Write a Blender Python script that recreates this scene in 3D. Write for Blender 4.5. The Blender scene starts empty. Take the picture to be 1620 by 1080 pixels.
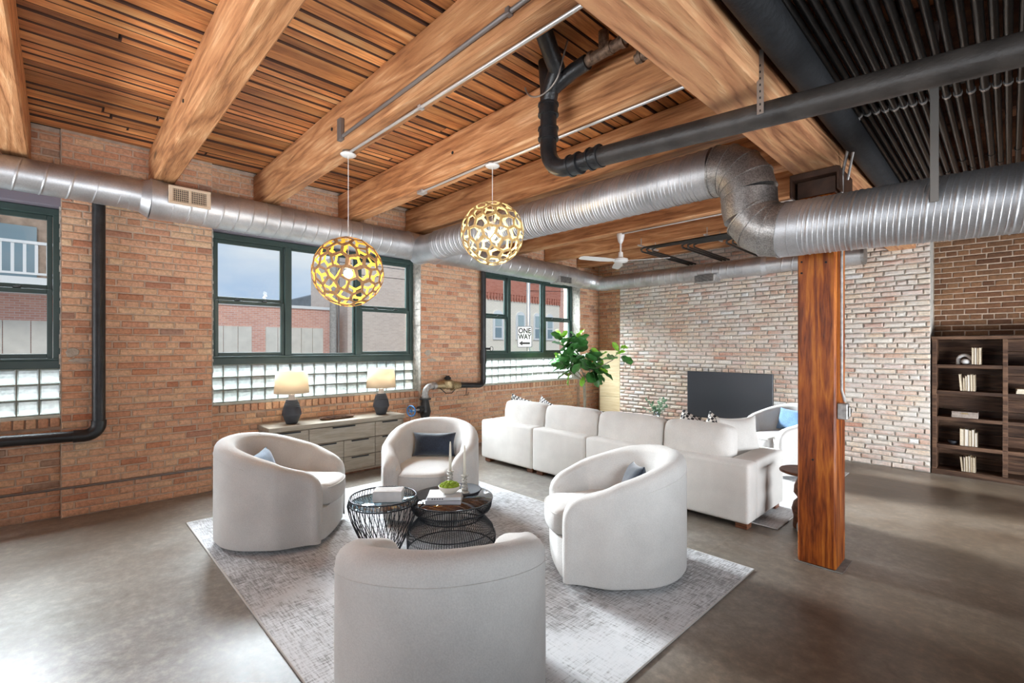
import bpy, bmesh, math, random
from mathutils import Vector, Matrix
random.seed(7)
SC = bpy.context.scene
COL = SC.collection
PI = math.pi

# ---------------------------------------------------------------- camera, sky, lights, exposure
cam_d = bpy.data.cameras.new('camera')
cam = bpy.data.objects.new('camera', cam_d)
COL.objects.link(cam)
cam.location = (5.909, 0.0, 1.55)
cam.rotation_euler = (PI / 2, 0, math.radians(46.3))
cam_d.sensor_width = 36
cam_d.lens = 16.711
cam_d.shift_y = 0.00525
cam_d.clip_start = 0.05
cam_d.clip_end = 400
SC.camera = cam
SC.view_settings.view_transform = 'Standard'
SC.view_settings.look = 'None'
SC.view_settings.gamma = 1
SC.view_settings.use_curve_mapping = False
SC.view_settings.exposure = 0.16
try:
    SC.cycles.use_denoising = True
    SC.cycles.max_bounces = 8
    SC.cycles.diffuse_bounces = 5
    SC.cycles.transparent_max_bounces = 12
    SC.cycles.caustics_reflective = False
    SC.cycles.caustics_refractive = False
    SC.cycles.sample_clamp_indirect = 4.0
except Exception:
    pass

world = bpy.data.worlds.new('sky')
SC.world = world
world.use_nodes = True
wn, wl = world.node_tree.nodes, world.node_tree.links
wn.clear()
w_out = wn.new('ShaderNodeOutputWorld')
w_bg = wn.new('ShaderNodeBackground')
w_tc = wn.new('ShaderNodeTexCoord')
w_map = wn.new('ShaderNodeMapping')
w_map.inputs['Scale'].default_value = (1.0, 1.0, 3.2)
w_no = wn.new('ShaderNodeTexNoise')
w_no.inputs['Scale'].default_value = 2.2
w_no.inputs['Detail'].default_value = 5
w_rmp = wn.new('ShaderNodeValToRGB')
w_rmp.color_ramp.elements[0].position = 0.42
w_rmp.color_ramp.elements[0].color = (0.50, 0.66, 0.90, 1)
w_rmp.color_ramp.elements[1].position = 0.68
w_rmp.color_ramp.elements[1].color = (0.90, 0.94, 0.99, 1)
wl.new(w_tc.outputs['Generated'], w_map.inputs['Vector'])
wl.new(w_map.outputs['Vector'], w_no.inputs['Vector'])
wl.new(w_no.outputs['Fac'], w_rmp.inputs['Fac'])
wl.new(w_rmp.outputs['Color'], w_bg.inputs['Color'])
w_bg.inputs['Strength'].default_value = 0.86
wl.new(w_bg.outputs['Background'], w_out.inputs['Surface'])


def area(name, loc, target, sx, sy, power, color=(1, 1, 1), spread=180):
    d = bpy.data.lights.new(name, 'AREA')
    d.shape = 'RECTANGLE'
    d.size, d.size_y, d.energy, d.color = sx, sy, power, color
    d.spread = math.radians(spread)
    o = bpy.data.objects.new(name, d)
    COL.objects.link(o)
    o.location = loc
    o.rotation_euler = (Vector(target) - Vector(loc)).to_track_quat('-Z', 'Y').to_euler()
    return o


# fill lights added out of view, behind and to the right of the camera
C_ = (0.90, 0.95, 1.0)
area('window_light_b', (5.0, -6.4, 1.7), (3.4, 4, 1.6), 5.6, 2.4, 27, C_, 160)
area('bounce_light_c', (3.2, -4.2, 0.35), (2.4, 0.4, 4.6), 5.0, 1.6, 135, C_, 70)  # added low fill aimed up at the deck, clear of the furniture
area('bounce_light_d', (8.2, 1.6, 0.4), (3.0, 2.2, 2.75), 5.0, 1.6, 46, C_, 50)  # added low fill reaching the ceiling bays from the right
area('window_light_e', (8.2, 5.4, 0.55), (2.6, 7.6, 1.7), 2.8, 0.8, 95, C_, 100)  # added low fill for the television wall
# light added at the next street-side window bay, out of view to the left
area('window_light_g', (0.25, -4.9, 1.8), (4.0, 2.0, 2.2), 2.6, 1.8, 88, C_, 130)
# area lights added above the street to boost the sky through the tall windows
for yc, nm_, pw_ in ((-1.28, 'h', 620), (2.5, 'i', 980), (6.25, 'j', 1150)):
    area('sky_light_' + nm_, (-2.4, yc, 5.0), (1.5, yc, 0.4), 2.8, 2.8, pw_, (0.86, 0.93, 1.0), 112)
# narrow lights added low over the roofs, sending long bands across the floor
for yc, nm_, pw_ in ((-1.28, 'l', 55), (2.5, 'm', 100), (6.25, 'n', 300)):
    area('low_sky_light_' + nm_, (-9.0, yc, 5.9), (6.3, yc, 0.0), 3.4, 2.0, pw_, (0.9, 0.95, 1.0), 24)
# fill light added high under the ceiling, right of the camera
area('window_light_k', (7.6, 0.9, 2.3), (2.2, 4.6, 0.2), 1.5, 1.0, 16, C_, 70)

# a low hazy sun above the roofs across the street
sun_d = bpy.data.lights.new('sun', 'SUN')
sun_d.energy = 1.5
sun_d.angle = math.radians(20)
sun_d.color = (1.0, 0.96, 0.9)
sun = bpy.data.objects.new('sun', sun_d)
COL.objects.link(sun)
sun.location = (0, 0, 30)
sun.rotation_euler = Vector((-0.7, 0.35, -0.6)).to_track_quat('-Z', 'Y').to_euler()

# ---------------------------------------------------------------- material helpers
def NN(nt, kind, **kw):
    n = nt.nodes.new(kind)
    for k, v in kw.items():
        if k in n.inputs:
            n.inputs[k].default_value = v
        else:
            setattr(n, k, v)
    return n


def mat_base(name):
    m = bpy.data.materials.new(name)
    m.use_nodes = True
    nt = m.node_tree
    b = nt.nodes['Principled BSDF']
    return m, nt, b


def rgba(c):
    return (c[0], c[1], c[2], 1)


def ramp(nt, stops):
    r = nt.nodes.new('ShaderNodeValToRGB')
    e = r.color_ramp.elements
    while len(e) < len(stops):
        e.new(0.5)
    for i, (p, c) in enumerate(stops):
        e[i].position = p
        e[i].color = rgba(c)
    return r


def simple(name, c, rough=0.5, metal=0.0, var=0.0, scale=20, bump=0.0, bscale=80, coords='Object', spec=None, stretch=None):
    m, nt, b = mat_base(name)
    b.inputs['Base Color'].default_value = rgba(c)
    b.inputs['Roughness'].default_value = rough
    b.inputs['Metallic'].default_value = metal
    if spec is not None:
        b.inputs['Specular IOR Level'].default_value = spec
    L = nt.links
    tc = nt.nodes.new('ShaderNodeTexCoord')
    vec = tc.outputs[coords]
    if stretch:
        mp = NN(nt, 'ShaderNodeMapping')
        mp.inputs['Scale'].default_value = stretch
        L.new(vec, mp.inputs['Vector'])
        vec = mp.outputs['Vector']
    if var > 0:
        n = NN(nt, 'ShaderNodeTexNoise', Scale=scale, Detail=4)
        L.new(vec, n.inputs['Vector'])
        lo = tuple(max(0, x * (1 - var)) for x in c)
        hi = tuple(min(1, x * (1 + var)) for x in c)
        r = ramp(nt, [(0.3, lo), (0.7, hi)])
        L.new(n.outputs['Fac'], r.inputs['Fac'])
        L.new(r.outputs['Color'], b.inputs['Base Color'])
    if bump > 0:
        n2 = NN(nt, 'ShaderNodeTexNoise', Scale=bscale, Detail=3)
        L.new(vec, n2.inputs['Vector'])
        bp = NN(nt, 'ShaderNodeBump', Strength=bump, Distance=0.01)
        L.new(n2.outputs['Fac'], bp.inputs['Height'])
        L.new(bp.outputs['Normal'], b.inputs['Normal'])
    return m


def island_random(nt):
    """a random number per piece, both for single pieces and for joined ones"""
    g = nt.nodes.new('ShaderNodeNewGeometry')
    o = nt.nodes.new('ShaderNodeObjectInfo')
    a = NN(nt, 'ShaderNodeMath', operation='ADD')
    nt.links.new(g.outputs['Random Per Island'], a.inputs[0])
    nt.links.new(o.outputs['Random'], a.inputs[1])
    fr = NN(nt, 'ShaderNodeMath', operation='FRACT')
    nt.links.new(a.outputs[0], fr.inputs[0])
    return fr.outputs[0]


def brick_mat(name, stops, rough=0.85, mortar_wash=0.0, wash=(0.5, 0.46, 0.42)):
    m, nt, b = mat_base(name)
    L = nt.links
    r = ramp(nt, stops)
    r.color_ramp.interpolation = 'CONSTANT' if False else 'LINEAR'
    L.new(island_random(nt), r.inputs['Fac'])
    g = nt.nodes.new('ShaderNodeNewGeometry')
    n = NN(nt, 'ShaderNodeTexNoise', Scale=38, Detail=5, Roughness=0.7)
    L.new(g.outputs['Position'], n.inputs['Vector'])
    mx = NN(nt, 'ShaderNodeMix', data_type='RGBA', blend_type='MULTIPLY')
    mx.inputs[0].default_value = 1.0
    r2 = ramp(nt, [(0.25, (0.62, 0.6, 0.58)), (0.6, (1.08, 1.08, 1.08))])
    L.new(n.outputs['Fac'], r2.inputs['Fac'])
    L.new(r.outputs['Color'], mx.inputs[6])
    L.new(r2.outputs['Color'], mx.inputs[7])
    col = mx.outputs[2]
    if mortar_wash > 0:
        n3 = NN(nt, 'ShaderNodeTexNoise', Scale=2.3, Detail=6, Roughness=0.65)
        L.new(g.outputs['Position'], n3.inputs['Vector'])
        r3 = ramp(nt, [(0.42, (0, 0, 0)), (0.66, (mortar_wash,) * 3)])
        L.new(n3.outputs['Fac'], r3.inputs['Fac'])
        mx2 = NN(nt, 'ShaderNodeMix', data_type='RGBA')
        L.new(r3.outputs['Color'], mx2.inputs[0])
        L.new(col, mx2.inputs[6])
        mx2.inputs[7].default_value = rgba(wash)
        col = mx2.outputs[2]
    L.new(col, b.inputs['Base Color'])
    b.inputs['Roughness'].default_value = rough
    b.inputs['Specular IOR Level'].default_value = 0.25
    bp = NN(nt, 'ShaderNodeBump', Strength=0.5, Distance=0.006)
    L.new(n.outputs['Fac'], bp.inputs['Height'])
    L.new(bp.outputs['Normal'], b.inputs['Normal'])
    return m


def wood_mat(name, stops, axis='Y', scale=1.0, rough=0.5, bump=0.25, rand=0.35, rings=9.0, world=True, spec=0.35, lines=7.0, knots=0.0):
    """grain running along one axis; every piece gets its own shift and tone"""
    m, nt, b = mat_base(name)
    L = nt.links
    if world:
        g = nt.nodes.new('ShaderNodeNewGeometry')
        vec = g.outputs['Position']
    else:
        vec = nt.nodes.new('ShaderNodeTexCoord').outputs['Object']
    rnd = island_random(nt)
    sc = NN(nt, 'ShaderNodeMath', operation='MULTIPLY')
    sc.inputs[1].default_value = 37.0
    L.new(rnd, sc.inputs[0])
    ad = NN(nt, 'ShaderNodeVectorMath', operation='ADD')
    L.new(vec, ad.inputs[0])
    L.new(sc.outputs[0], ad.inputs[1])
    mp = NN(nt, 'ShaderNodeMapping')
    s = {'X': (0.09, 1, 1), 'Y': (1, 0.09, 1), 'Z': (1, 1, 0.09)}[axis]
    mp.inputs['Scale'].default_value = tuple(x * scale for x in s)
    L.new(ad.outputs[0], mp.inputs['Vector'])
    n = NN(nt, 'ShaderNodeTexNoise', Scale=rings, Detail=3, Roughness=0.5, Distortion=0.25)
    L.new(mp.outputs['Vector'], n.inputs['Vector'])
    w = NN(nt, 'ShaderNodeMath', operation='MULTIPLY')
    w.inputs[1].default_value = lines
    L.new(n.outputs['Fac'], w.inputs[0])
    fr = NN(nt, 'ShaderNodeMath', operation='PINGPONG')
    fr.inputs[1].default_value = 1.0
    L.new(w.outputs[0], fr.inputs[0])
    fine = NN(nt, 'ShaderNodeTexNoise', Scale=70, Detail=4, Roughness=0.6)
    L.new(mp.outputs['Vector'], fine.inputs['Vector'])
    ma = NN(nt, 'ShaderNodeMath', operation='MULTIPLY_ADD')
    ma.inputs[1].default_value = 0.6
    L.new(fr.outputs[0], ma.inputs[0])
    L.new(fine.outputs['Fac'], ma.inputs[2])
    big = NN(nt, 'ShaderNodeTexNoise', Scale=1.6, Detail=2)
    L.new(ad.outputs[0], big.inputs['Vector'])
    mb_ = NN(nt, 'ShaderNodeMath', operation='MULTIPLY_ADD')
    mb_.inputs[1].default_value = 0.5
    L.new(big.outputs['Fac'], mb_.inputs[0])
    L.new(ma.outputs[0], mb_.inputs[2])
    mr = NN(nt, 'ShaderNodeMapRange')
    mr.inputs['From Min'].default_value = 0.52
    mr.inputs['From Max'].default_value = 1.52
    L.new(mb_.outputs[0], mr.inputs['Value'])
    r = ramp(nt, stops)
    L.new(mr.outputs[0], r.inputs['Fac'])
    tone = NN(nt, 'ShaderNodeMapRange')
    tone.inputs['To Min'].default_value = 1 - rand
    tone.inputs['To Max'].default_value = 1 + rand * 0.5
    L.new(rnd, tone.inputs['Value'])
    mx = NN(nt, 'ShaderNodeMix', data_type='RGBA', blend_type='MULTIPLY')
    mx.inputs[0].default_value = 1.0
    L.new(r.outputs['Color'], mx.inputs[6])
    L.new(tone.outputs[0], mx.inputs[7])
    colr = mx.outputs[2]
    if knots > 0:
        kn = NN(nt, 'ShaderNodeTexVoronoi', Scale=1.6)
        km = NN(nt, 'ShaderNodeMapping')
        km.inputs['Scale'].default_value = {'X': (0.35, 1, 1), 'Y': (1, 0.35, 1), 'Z': (1, 1, 0.35)}[axis]
        L.new(ad.outputs[0], km.inputs['Vector'])
        L.new(km.outputs['Vector'], kn.inputs['Vector'])
        kr = ramp(nt, [(0.03, (1 - knots,) * 3), (0.075, (1, 1, 1))])
        L.new(kn.outputs['Distance'], kr.inputs['Fac'])
        mk = NN(nt, 'ShaderNodeMix', data_type='RGBA', blend_type='MULTIPLY')
        mk.inputs[0].default_value = 1.0
        L.new(colr, mk.inputs[6])
        L.new(kr.outputs['Color'], mk.inputs[7])
        colr = mk.outputs[2]
    L.new(colr, b.inputs['Base Color'])
    b.inputs['Roughness'].default_value = rough
    b.inputs['Specular IOR Level'].default_value = spec
    bp = NN(nt, 'ShaderNodeBump', Strength=bump, Distance=0.008)
    L.new(ma.outputs[0], bp.inputs['Height'])
    L.new(bp.outputs['Normal'], b.inputs['Normal'])
    return m


# ---------------------------------------------------------------- mesh helpers
class MB:
    def __init__(s):
        s.v, s.f, s.mi, s.sm = [], [], [], []

    def add(s, vs, fs, mi=0, smooth=False):
        o = len(s.v)
        s.v += [tuple(v) for v in vs]
        for f in fs:
            s.f.append(tuple(i + o for i in f))
            s.mi.append(mi)
            s.sm.append(smooth)

    def box(s, x0, x1, y0, y1, z0, z1, mi=0, M=None):
        vs = [(x0, y0, z0), (x1, y0, z0), (x1, y1, z0), (x0, y1, z0), (x0, y0, z1), (x1, y0, z1), (x1, y1, z1), (x0, y1, z1)]
        if M is not None:
            vs = [tuple(M @ Vector(v)) for v in vs]
        s.add(vs, [(0, 3, 2, 1), (4, 5, 6, 7), (0, 1, 5, 4), (1, 2, 6, 5), (2, 3, 7, 6), (3, 0, 4, 7)], mi)

    def bbox(s, x0, x1, y0, y1, z0, z1, c=0.004, mi=0, M=None):
        """box with chamfered edges"""
        bm = bmesh.new()
        bmesh.ops.create_cube(bm, size=1)
        for v in bm.verts:
            v.co = Vector(((x0 + x1) / 2 + v.co.x * (x1 - x0), (y0 + y1) / 2 + v.co.y * (y1 - y0), (z0 + z1) / 2 + v.co.z * (z1 - z0)))
        c = min(c, abs(x1 - x0) * .45, abs(y1 - y0) * .45, abs(z1 - z0) * .45)
        bmesh.ops.bevel(bm, geom=bm.edges[:], offset=c, segments=1, affect='EDGES')
        if M is not None:
            bm.transform(M)
        s.bm(bm, mi)

    def bm(s, bm, mi=0, smooth=False):
        bm.verts.ensure_lookup_table()
        bm.verts.index_update()
        s.add([v.co[:] for v in bm.verts], [[v.index for v in f.verts] for f in bm.faces], mi, smooth)
        bm.free()

    def tube(s, pts, r, n=12, mi=0, caps=True, smooth=True, rfun=None):
        """round tube along a polyline"""
        P = [Vector(p) for p in pts]
        rings = []
        up = None
        for i, p in enumerate(P):
            if i == 0:
                t = P[1] - P[0]
            elif i == len(P) - 1:
                t = P[-1] - P[-2]
            else:
                t = (P[i + 1] - P[i]).normalized() + (P[i] - P[i - 1]).normalized()
            if t.length < 1e-9:
                t = P[i] - P[i - 1]
            t.normalize()
            if up is None:
                up = Vector((0, 0, 1)) if abs(t.z) < .9 else Vector((1, 0, 0))
            a = (up - t * up.dot(t))
            if a.length < 1e-5:
                a = t.orthogonal()
            a.normalize()
            up = a
            b = t.cross(a)
            rr = rfun(i) if rfun else (r[i] if isinstance(r, (list, tuple)) else r)
            k = 1.0
            if 0 < i < len(P) - 1:
                d = (P[i + 1] - P[i]).normalized().dot((P[i] - P[i - 1]).normalized())
                k = 1.0
            rings.append([p + (a * math.cos(2 * PI * j / n) + b * math.sin(2 * PI * j / n)) * rr * k for j in range(n)])
        vs = [v for rg in rings for v in rg]
        fs = []
        for i in range(len(P) - 1):
            for j in range(n):
                j2 = (j + 1) % n
                fs.append((i * n + j, i * n + j2, (i + 1) * n + j2, (i + 1) * n + j))
        s.add(vs, fs, mi, smooth)
        if caps:
            s.add(rings[0], [tuple(range(n))[::-1]], mi)
            s.add(rings[-1], [tuple(range(n))], mi)

    def lathe(s, prof, n=24, mi=0, M=None, smooth=True, close=False):
        """prof: list of (r, z) around the Z axis"""
        vs, fs = [], []
        for r, z in prof:
            for j in range(n):
                a = 2 * PI * j / n
                vs.append(Vector((r * math.cos(a), r * math.sin(a), z)))
        m = len(prof)
        for i in range(m - 1):
            for j in range(n):
                j2 = (j + 1) % n
                fs.append((i * n + j, i * n + j2, (i + 1) * n + j2, (i + 1) * n + j))
        if close:
            for j in range(n):
                j2 = (j + 1) % n
                fs.append(((m - 1) * n + j, (m - 1) * n + j2, j2, j))
        else:
            if prof[0][0] > 1e-4:
                fs.append(tuple(range(n))[::-1])
            if prof[-1][0] > 1e-4:
                fs.append(tuple((m - 1) * n + j for j in range(n)))
        if M is not None:
            vs = [M @ v for v in vs]
        s.add(vs, fs, mi, smooth)

    def prism(s, poly, z0, z1, mi=0, M=None):
        n = len(poly)
        vs = [Vector((x, y, z0)) for x, y in poly] + [Vector((x, y, z1)) for x, y in poly]
        if M is not None:
            vs = [M @ v for v in vs]
        fs = [tuple(range(n))[::-1], tuple(range(n, 2 * n))]
        for i in range(n):
            j = (i + 1) % n
            fs.append((i, j, n + j, n + i))
        s.add(vs, fs, mi)

    def mesh(s, name, mats):
        me = bpy.data.meshes.new(name)
        me.from_pydata(s.v, [], s.f)
        for m in (mats if isinstance(mats, (list, tuple)) else [mats]):
            me.materials.append(m)
        me.polygons.foreach_set('material_index', s.mi)
        me.polygons.foreach_set('use_smooth', s.sm)
        me.update()
        return me

    def build(s, name, mats, parent=None, weld=False, sharp=None, loc=None):
        me = s.mesh(name, mats)
        if weld or True:
            bm = bmesh.new()
            bm.from_mesh(me)
            if weld:
                bmesh.ops.remove_doubles(bm, verts=bm.verts, dist=1e-5)
                bmesh.ops.recalc_face_normals(bm, faces=bm.faces)
            bm.to_mesh(me)
            bm.free()
        if sharp is not None:
            me.set_sharp_from_angle(angle=math.radians(sharp))
        return link(name, me, parent, loc)


def link(name, data, parent=None, loc=None, rot=None):
    o = bpy.data.objects.new(name, data)
    COL.objects.link(o)
    if parent is not None:
        o.parent = parent
    if loc is not None:
        o.location = loc
    if rot is not None:
        o.rotation_euler = rot
    return o


def tag(o, label, cat, group=None):
    o['label'] = label
    o['category'] = cat
    if group:
        o['group'] = group
    return o


def thing(name, label, cat, loc=(0, 0, 0), rz=0, group=None, parent=None):
    o = bpy.data.objects.new(name, None)
    o.empty_display_size = 0.1
    COL.objects.link(o)
    o.location = loc
    o.rotation_euler = (0, 0, rz)
    if label:
        tag(o, label, cat, group)
    return o


def struct(o):
    o['kind'] = 'structure'
    return o


def copy_tree(o, parent=None):
    c = o.copy()
    COL.objects.link(c)
    if parent is not None:
        c.parent = parent
    for ch in list(o.children):
        copy_tree(ch, c)
    return c


def kids(o):
    return list(o.children)


ORD = ['first', 'second', 'third', 'fourth', 'fifth', 'sixth', 'seventh', 'eighth', 'ninth', 'tenth', 'eleventh', 'twelfth', 'thirteenth', 'fourteenth', 'fifteenth', 'sixteenth']

# ---------------------------------------------------------------- materials
M = {}
M['brick_win'] = brick_mat('orange_common_brick', [(0.0, (0.52, 0.24, 0.14)), (0.12, (0.68, 0.37, 0.23)), (0.3, (0.77, 0.46, 0.29)), (0.45, (0.64, 0.33, 0.21)), (0.6, (0.80, 0.52, 0.33)), (0.75, (0.70, 0.40, 0.26)), (0.9, (0.82, 0.58, 0.37)), (0.96, (0.58, 0.24, 0.13)), (1.0, (0.44, 0.27, 0.2))])
M['brick_bay'] = brick_mat('bay_common_brick', [(0.0, (0.50, 0.25, 0.15)), (0.2, (0.70, 0.40, 0.25)), (0.5, (0.62, 0.34, 0.21)), (0.7, (0.76, 0.50, 0.31)), (0.9, (0.66, 0.38, 0.24)), (1.0, (0.42, 0.28, 0.2))])
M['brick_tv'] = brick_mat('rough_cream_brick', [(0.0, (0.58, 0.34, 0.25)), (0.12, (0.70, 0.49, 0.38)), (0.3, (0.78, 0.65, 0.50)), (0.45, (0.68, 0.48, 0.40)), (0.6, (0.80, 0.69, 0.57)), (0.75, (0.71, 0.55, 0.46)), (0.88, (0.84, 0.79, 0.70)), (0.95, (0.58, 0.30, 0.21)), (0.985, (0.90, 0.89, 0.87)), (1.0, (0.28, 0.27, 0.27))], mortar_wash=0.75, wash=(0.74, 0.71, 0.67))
M['brick_dark'] = brick_mat('brown_brick', [(0.0, (0.14, 0.065, 0.036)), (0.4, (0.23, 0.11, 0.058)), (0.7, (0.28, 0.145, 0.075)), (1.0, (0.17, 0.085, 0.048))])  # recess brick, with the shade of the recess put into its colour
M['mortar'] = simple('mortar_joint', (0.60, 0.46, 0.35), 0.95, var=0.2, scale=14, bump=0.6, bscale=120)
M['mortar_grey'] = simple('grey_mortar_joint', (0.50, 0.47, 0.42), 0.95, var=0.25, scale=14, bump=0.8, bscale=90)
M['plaster'] = simple('painted_plaster', (0.66, 0.63, 0.58), 0.9)
M['grout'] = simple('grey_grout', (0.20, 0.18, 0.16), 0.9, var=.3, scale=20, bump=.6, bscale=60)
M['reveal'] = simple('whitewashed_reveal', (0.46, 0.42, 0.37), 0.95, var=.35, scale=25, bump=.8, bscale=60)
M['patch'] = simple('mortar_patch', (0.50, 0.43, 0.35), 0.9, var=.2, scale=20, bump=.5, bscale=60)
M['deck'] = wood_mat('pine_deck', [(0.0, (0.22, 0.07, 0.028)), (0.3, (0.52, 0.20, 0.07)), (0.65, (0.78, 0.36, 0.13)), (1.0, (0.95, 0.58, 0.28))], 'Y', 1.0, 0.42, 0.3, 0.5, 7, knots=.75, lines=4)
M['deck_edge'] = simple('darkened_board_edge', (0.055, 0.02, 0.01), 0.8)
M['beam'] = wood_mat('sandblasted_fir_beam', [(0.0, (0.22, 0.085, 0.035)), (0.4, (0.50, 0.22, 0.09)), (0.75, (0.66, 0.33, 0.15)), (1.0, (0.80, 0.48, 0.26))], 'X', 0.8, 0.6, 0.7, 0.22, 5, lines=16, knots=.6)
M['girder'] = wood_mat('sandblasted_fir_girder', [(0.0, (0.26, 0.10, 0.045)), (0.4, (0.54, 0.25, 0.12)), (0.75, (0.64, 0.33, 0.16)), (1.0, (0.76, 0.46, 0.25))], 'Y', 0.7, 0.6, 0.9, 0.1, 5, lines=20, knots=.5)
M['post'] = wood_mat('orange_stained_post', [(0.0, (0.05, 0.010, 0.002)), (0.35, (0.22, 0.045, 0.007)), (0.65, (0.38, 0.095, 0.012)), (1.0, (0.56, 0.18, 0.025))], 'Z', 1.3, 0.38, 0.35, 0.1, 8, lines=9)
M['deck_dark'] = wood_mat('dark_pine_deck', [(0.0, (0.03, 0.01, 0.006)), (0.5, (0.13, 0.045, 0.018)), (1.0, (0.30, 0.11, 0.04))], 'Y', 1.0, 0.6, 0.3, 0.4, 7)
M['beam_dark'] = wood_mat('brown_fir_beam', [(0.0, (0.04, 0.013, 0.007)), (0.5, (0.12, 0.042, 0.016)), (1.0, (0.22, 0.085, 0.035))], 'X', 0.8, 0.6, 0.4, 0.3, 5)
M['black_iron'] = simple('black_cast_iron', (0.016, 0.016, 0.017), 0.36, 0.0, var=0.5, scale=12, bump=0.25, bscale=70)
M['brown_iron'] = simple('dusty_cast_iron', (0.040, 0.034, 0.030), 0.42, 0.0, var=0.4, scale=9, bump=0.25, bscale=70)
M['black_pipe'] = simple('black_steel_pipe', (0.007, 0.0065, 0.006), 0.3, 0.0, var=0.5, scale=25)
M['insulation'] = simple('black_pipe_insulation', (0.009, 0.010, 0.012), 0.7, var=0.4, scale=30, bump=0.4, bscale=50)
M['cap_brown'] = simple('brown_painted_steel', (0.07, 0.032, 0.018), 0.5, 0.2, var=.3, scale=15)
M['rust'] = simple('rusty_steel', (0.2, 0.13, 0.09), 0.55, 0.6, var=0.5, scale=40, bump=0.3)
M['brass'] = simple('aged_brass', (0.42, 0.32, 0.18), 0.45, 0.8, var=0.3, scale=40)
M['grey_iron'] = simple('grey_galvanised_iron', (0.42, 0.40, 0.38), 0.5, 0.6, var=0.3, scale=30)
M['conduit'] = simple('galvanised_conduit', (0.66, 0.65, 0.64), 0.35, 0.7)
M['conduit_dark'] = simple('dull_conduit', (0.22, 0.2, 0.19), 0.4, 0.6)
M['blue_paint'] = simple('blue_enamel', (0.06, 0.22, 0.50), 0.4)
M['frame_green'] = simple('dark_green_paint', (0.035, 0.062, 0.055), 0.38, var=0.15, scale=5)
M['lintel'] = simple('purple_grey_paint', (0.22, 0.19, 0.23), 0.5)
M['beige_metal'] = simple('beige_register', (0.66, 0.52, 0.38), 0.5)
M['dark'] = simple('dark_cavity', (0.02, 0.018, 0.017), 0.8)
M['white_metal'] = simple('white_enamel', (0.78, 0.77, 0.75), 0.4)
M['strap'] = simple('galvanised_strap', (0.36, 0.33, 0.30), 0.4, 0.8)


def galv(name, c=(0.60, 0.60, 0.61), rough=0.34, sp=0.25):
    m, nt, b = mat_base(name)
    g = nt.nodes.new('ShaderNodeNewGeometry')
    v = NN(nt, 'ShaderNodeTexVoronoi', Scale=150)
    nt.links.new(g.outputs['Position'], v.inputs['Vector'])
    n = NN(nt, 'ShaderNodeTexNoise', Scale=3.5, Detail=4)
    nt.links.new(g.outputs['Position'], n.inputs['Vector'])
    r = ramp(nt, [(0.3, tuple(x * .72 for x in c)), (0.7, tuple(x * 1.12 for x in c))])
    nt.links.new(n.outputs['Fac'], r.inputs['Fac'])
    r2 = ramp(nt, [(0, (1 - sp,) * 3), (1, (1 + sp * .4,) * 3)])
    nt.links.new(v.outputs['Color'], r2.inputs['Fac'])
    mx = NN(nt, 'ShaderNodeMix', data_type='RGBA', blend_type='MULTIPLY')
    mx.inputs[0].default_value = 1
    nt.links.new(r.outputs['Color'], mx.inputs[6])
    nt.links.new(r2.outputs['Color'], mx.inputs[7])
    nt.links.new(mx.outputs[2], b.inputs['Base Color'])
    b.inputs['Metallic'].default_value = 0.85
    b.inputs['Roughness'].default_value = rough
    return m


M['galv'] = galv('galvanised_duct', (0.62, 0.62, 0.63), 0.45, 0.12)
M['galv_dark'] = galv('mottled_galvanised_elbow', (0.46, 0.44, 0.42), 0.42, 0.5)


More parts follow.
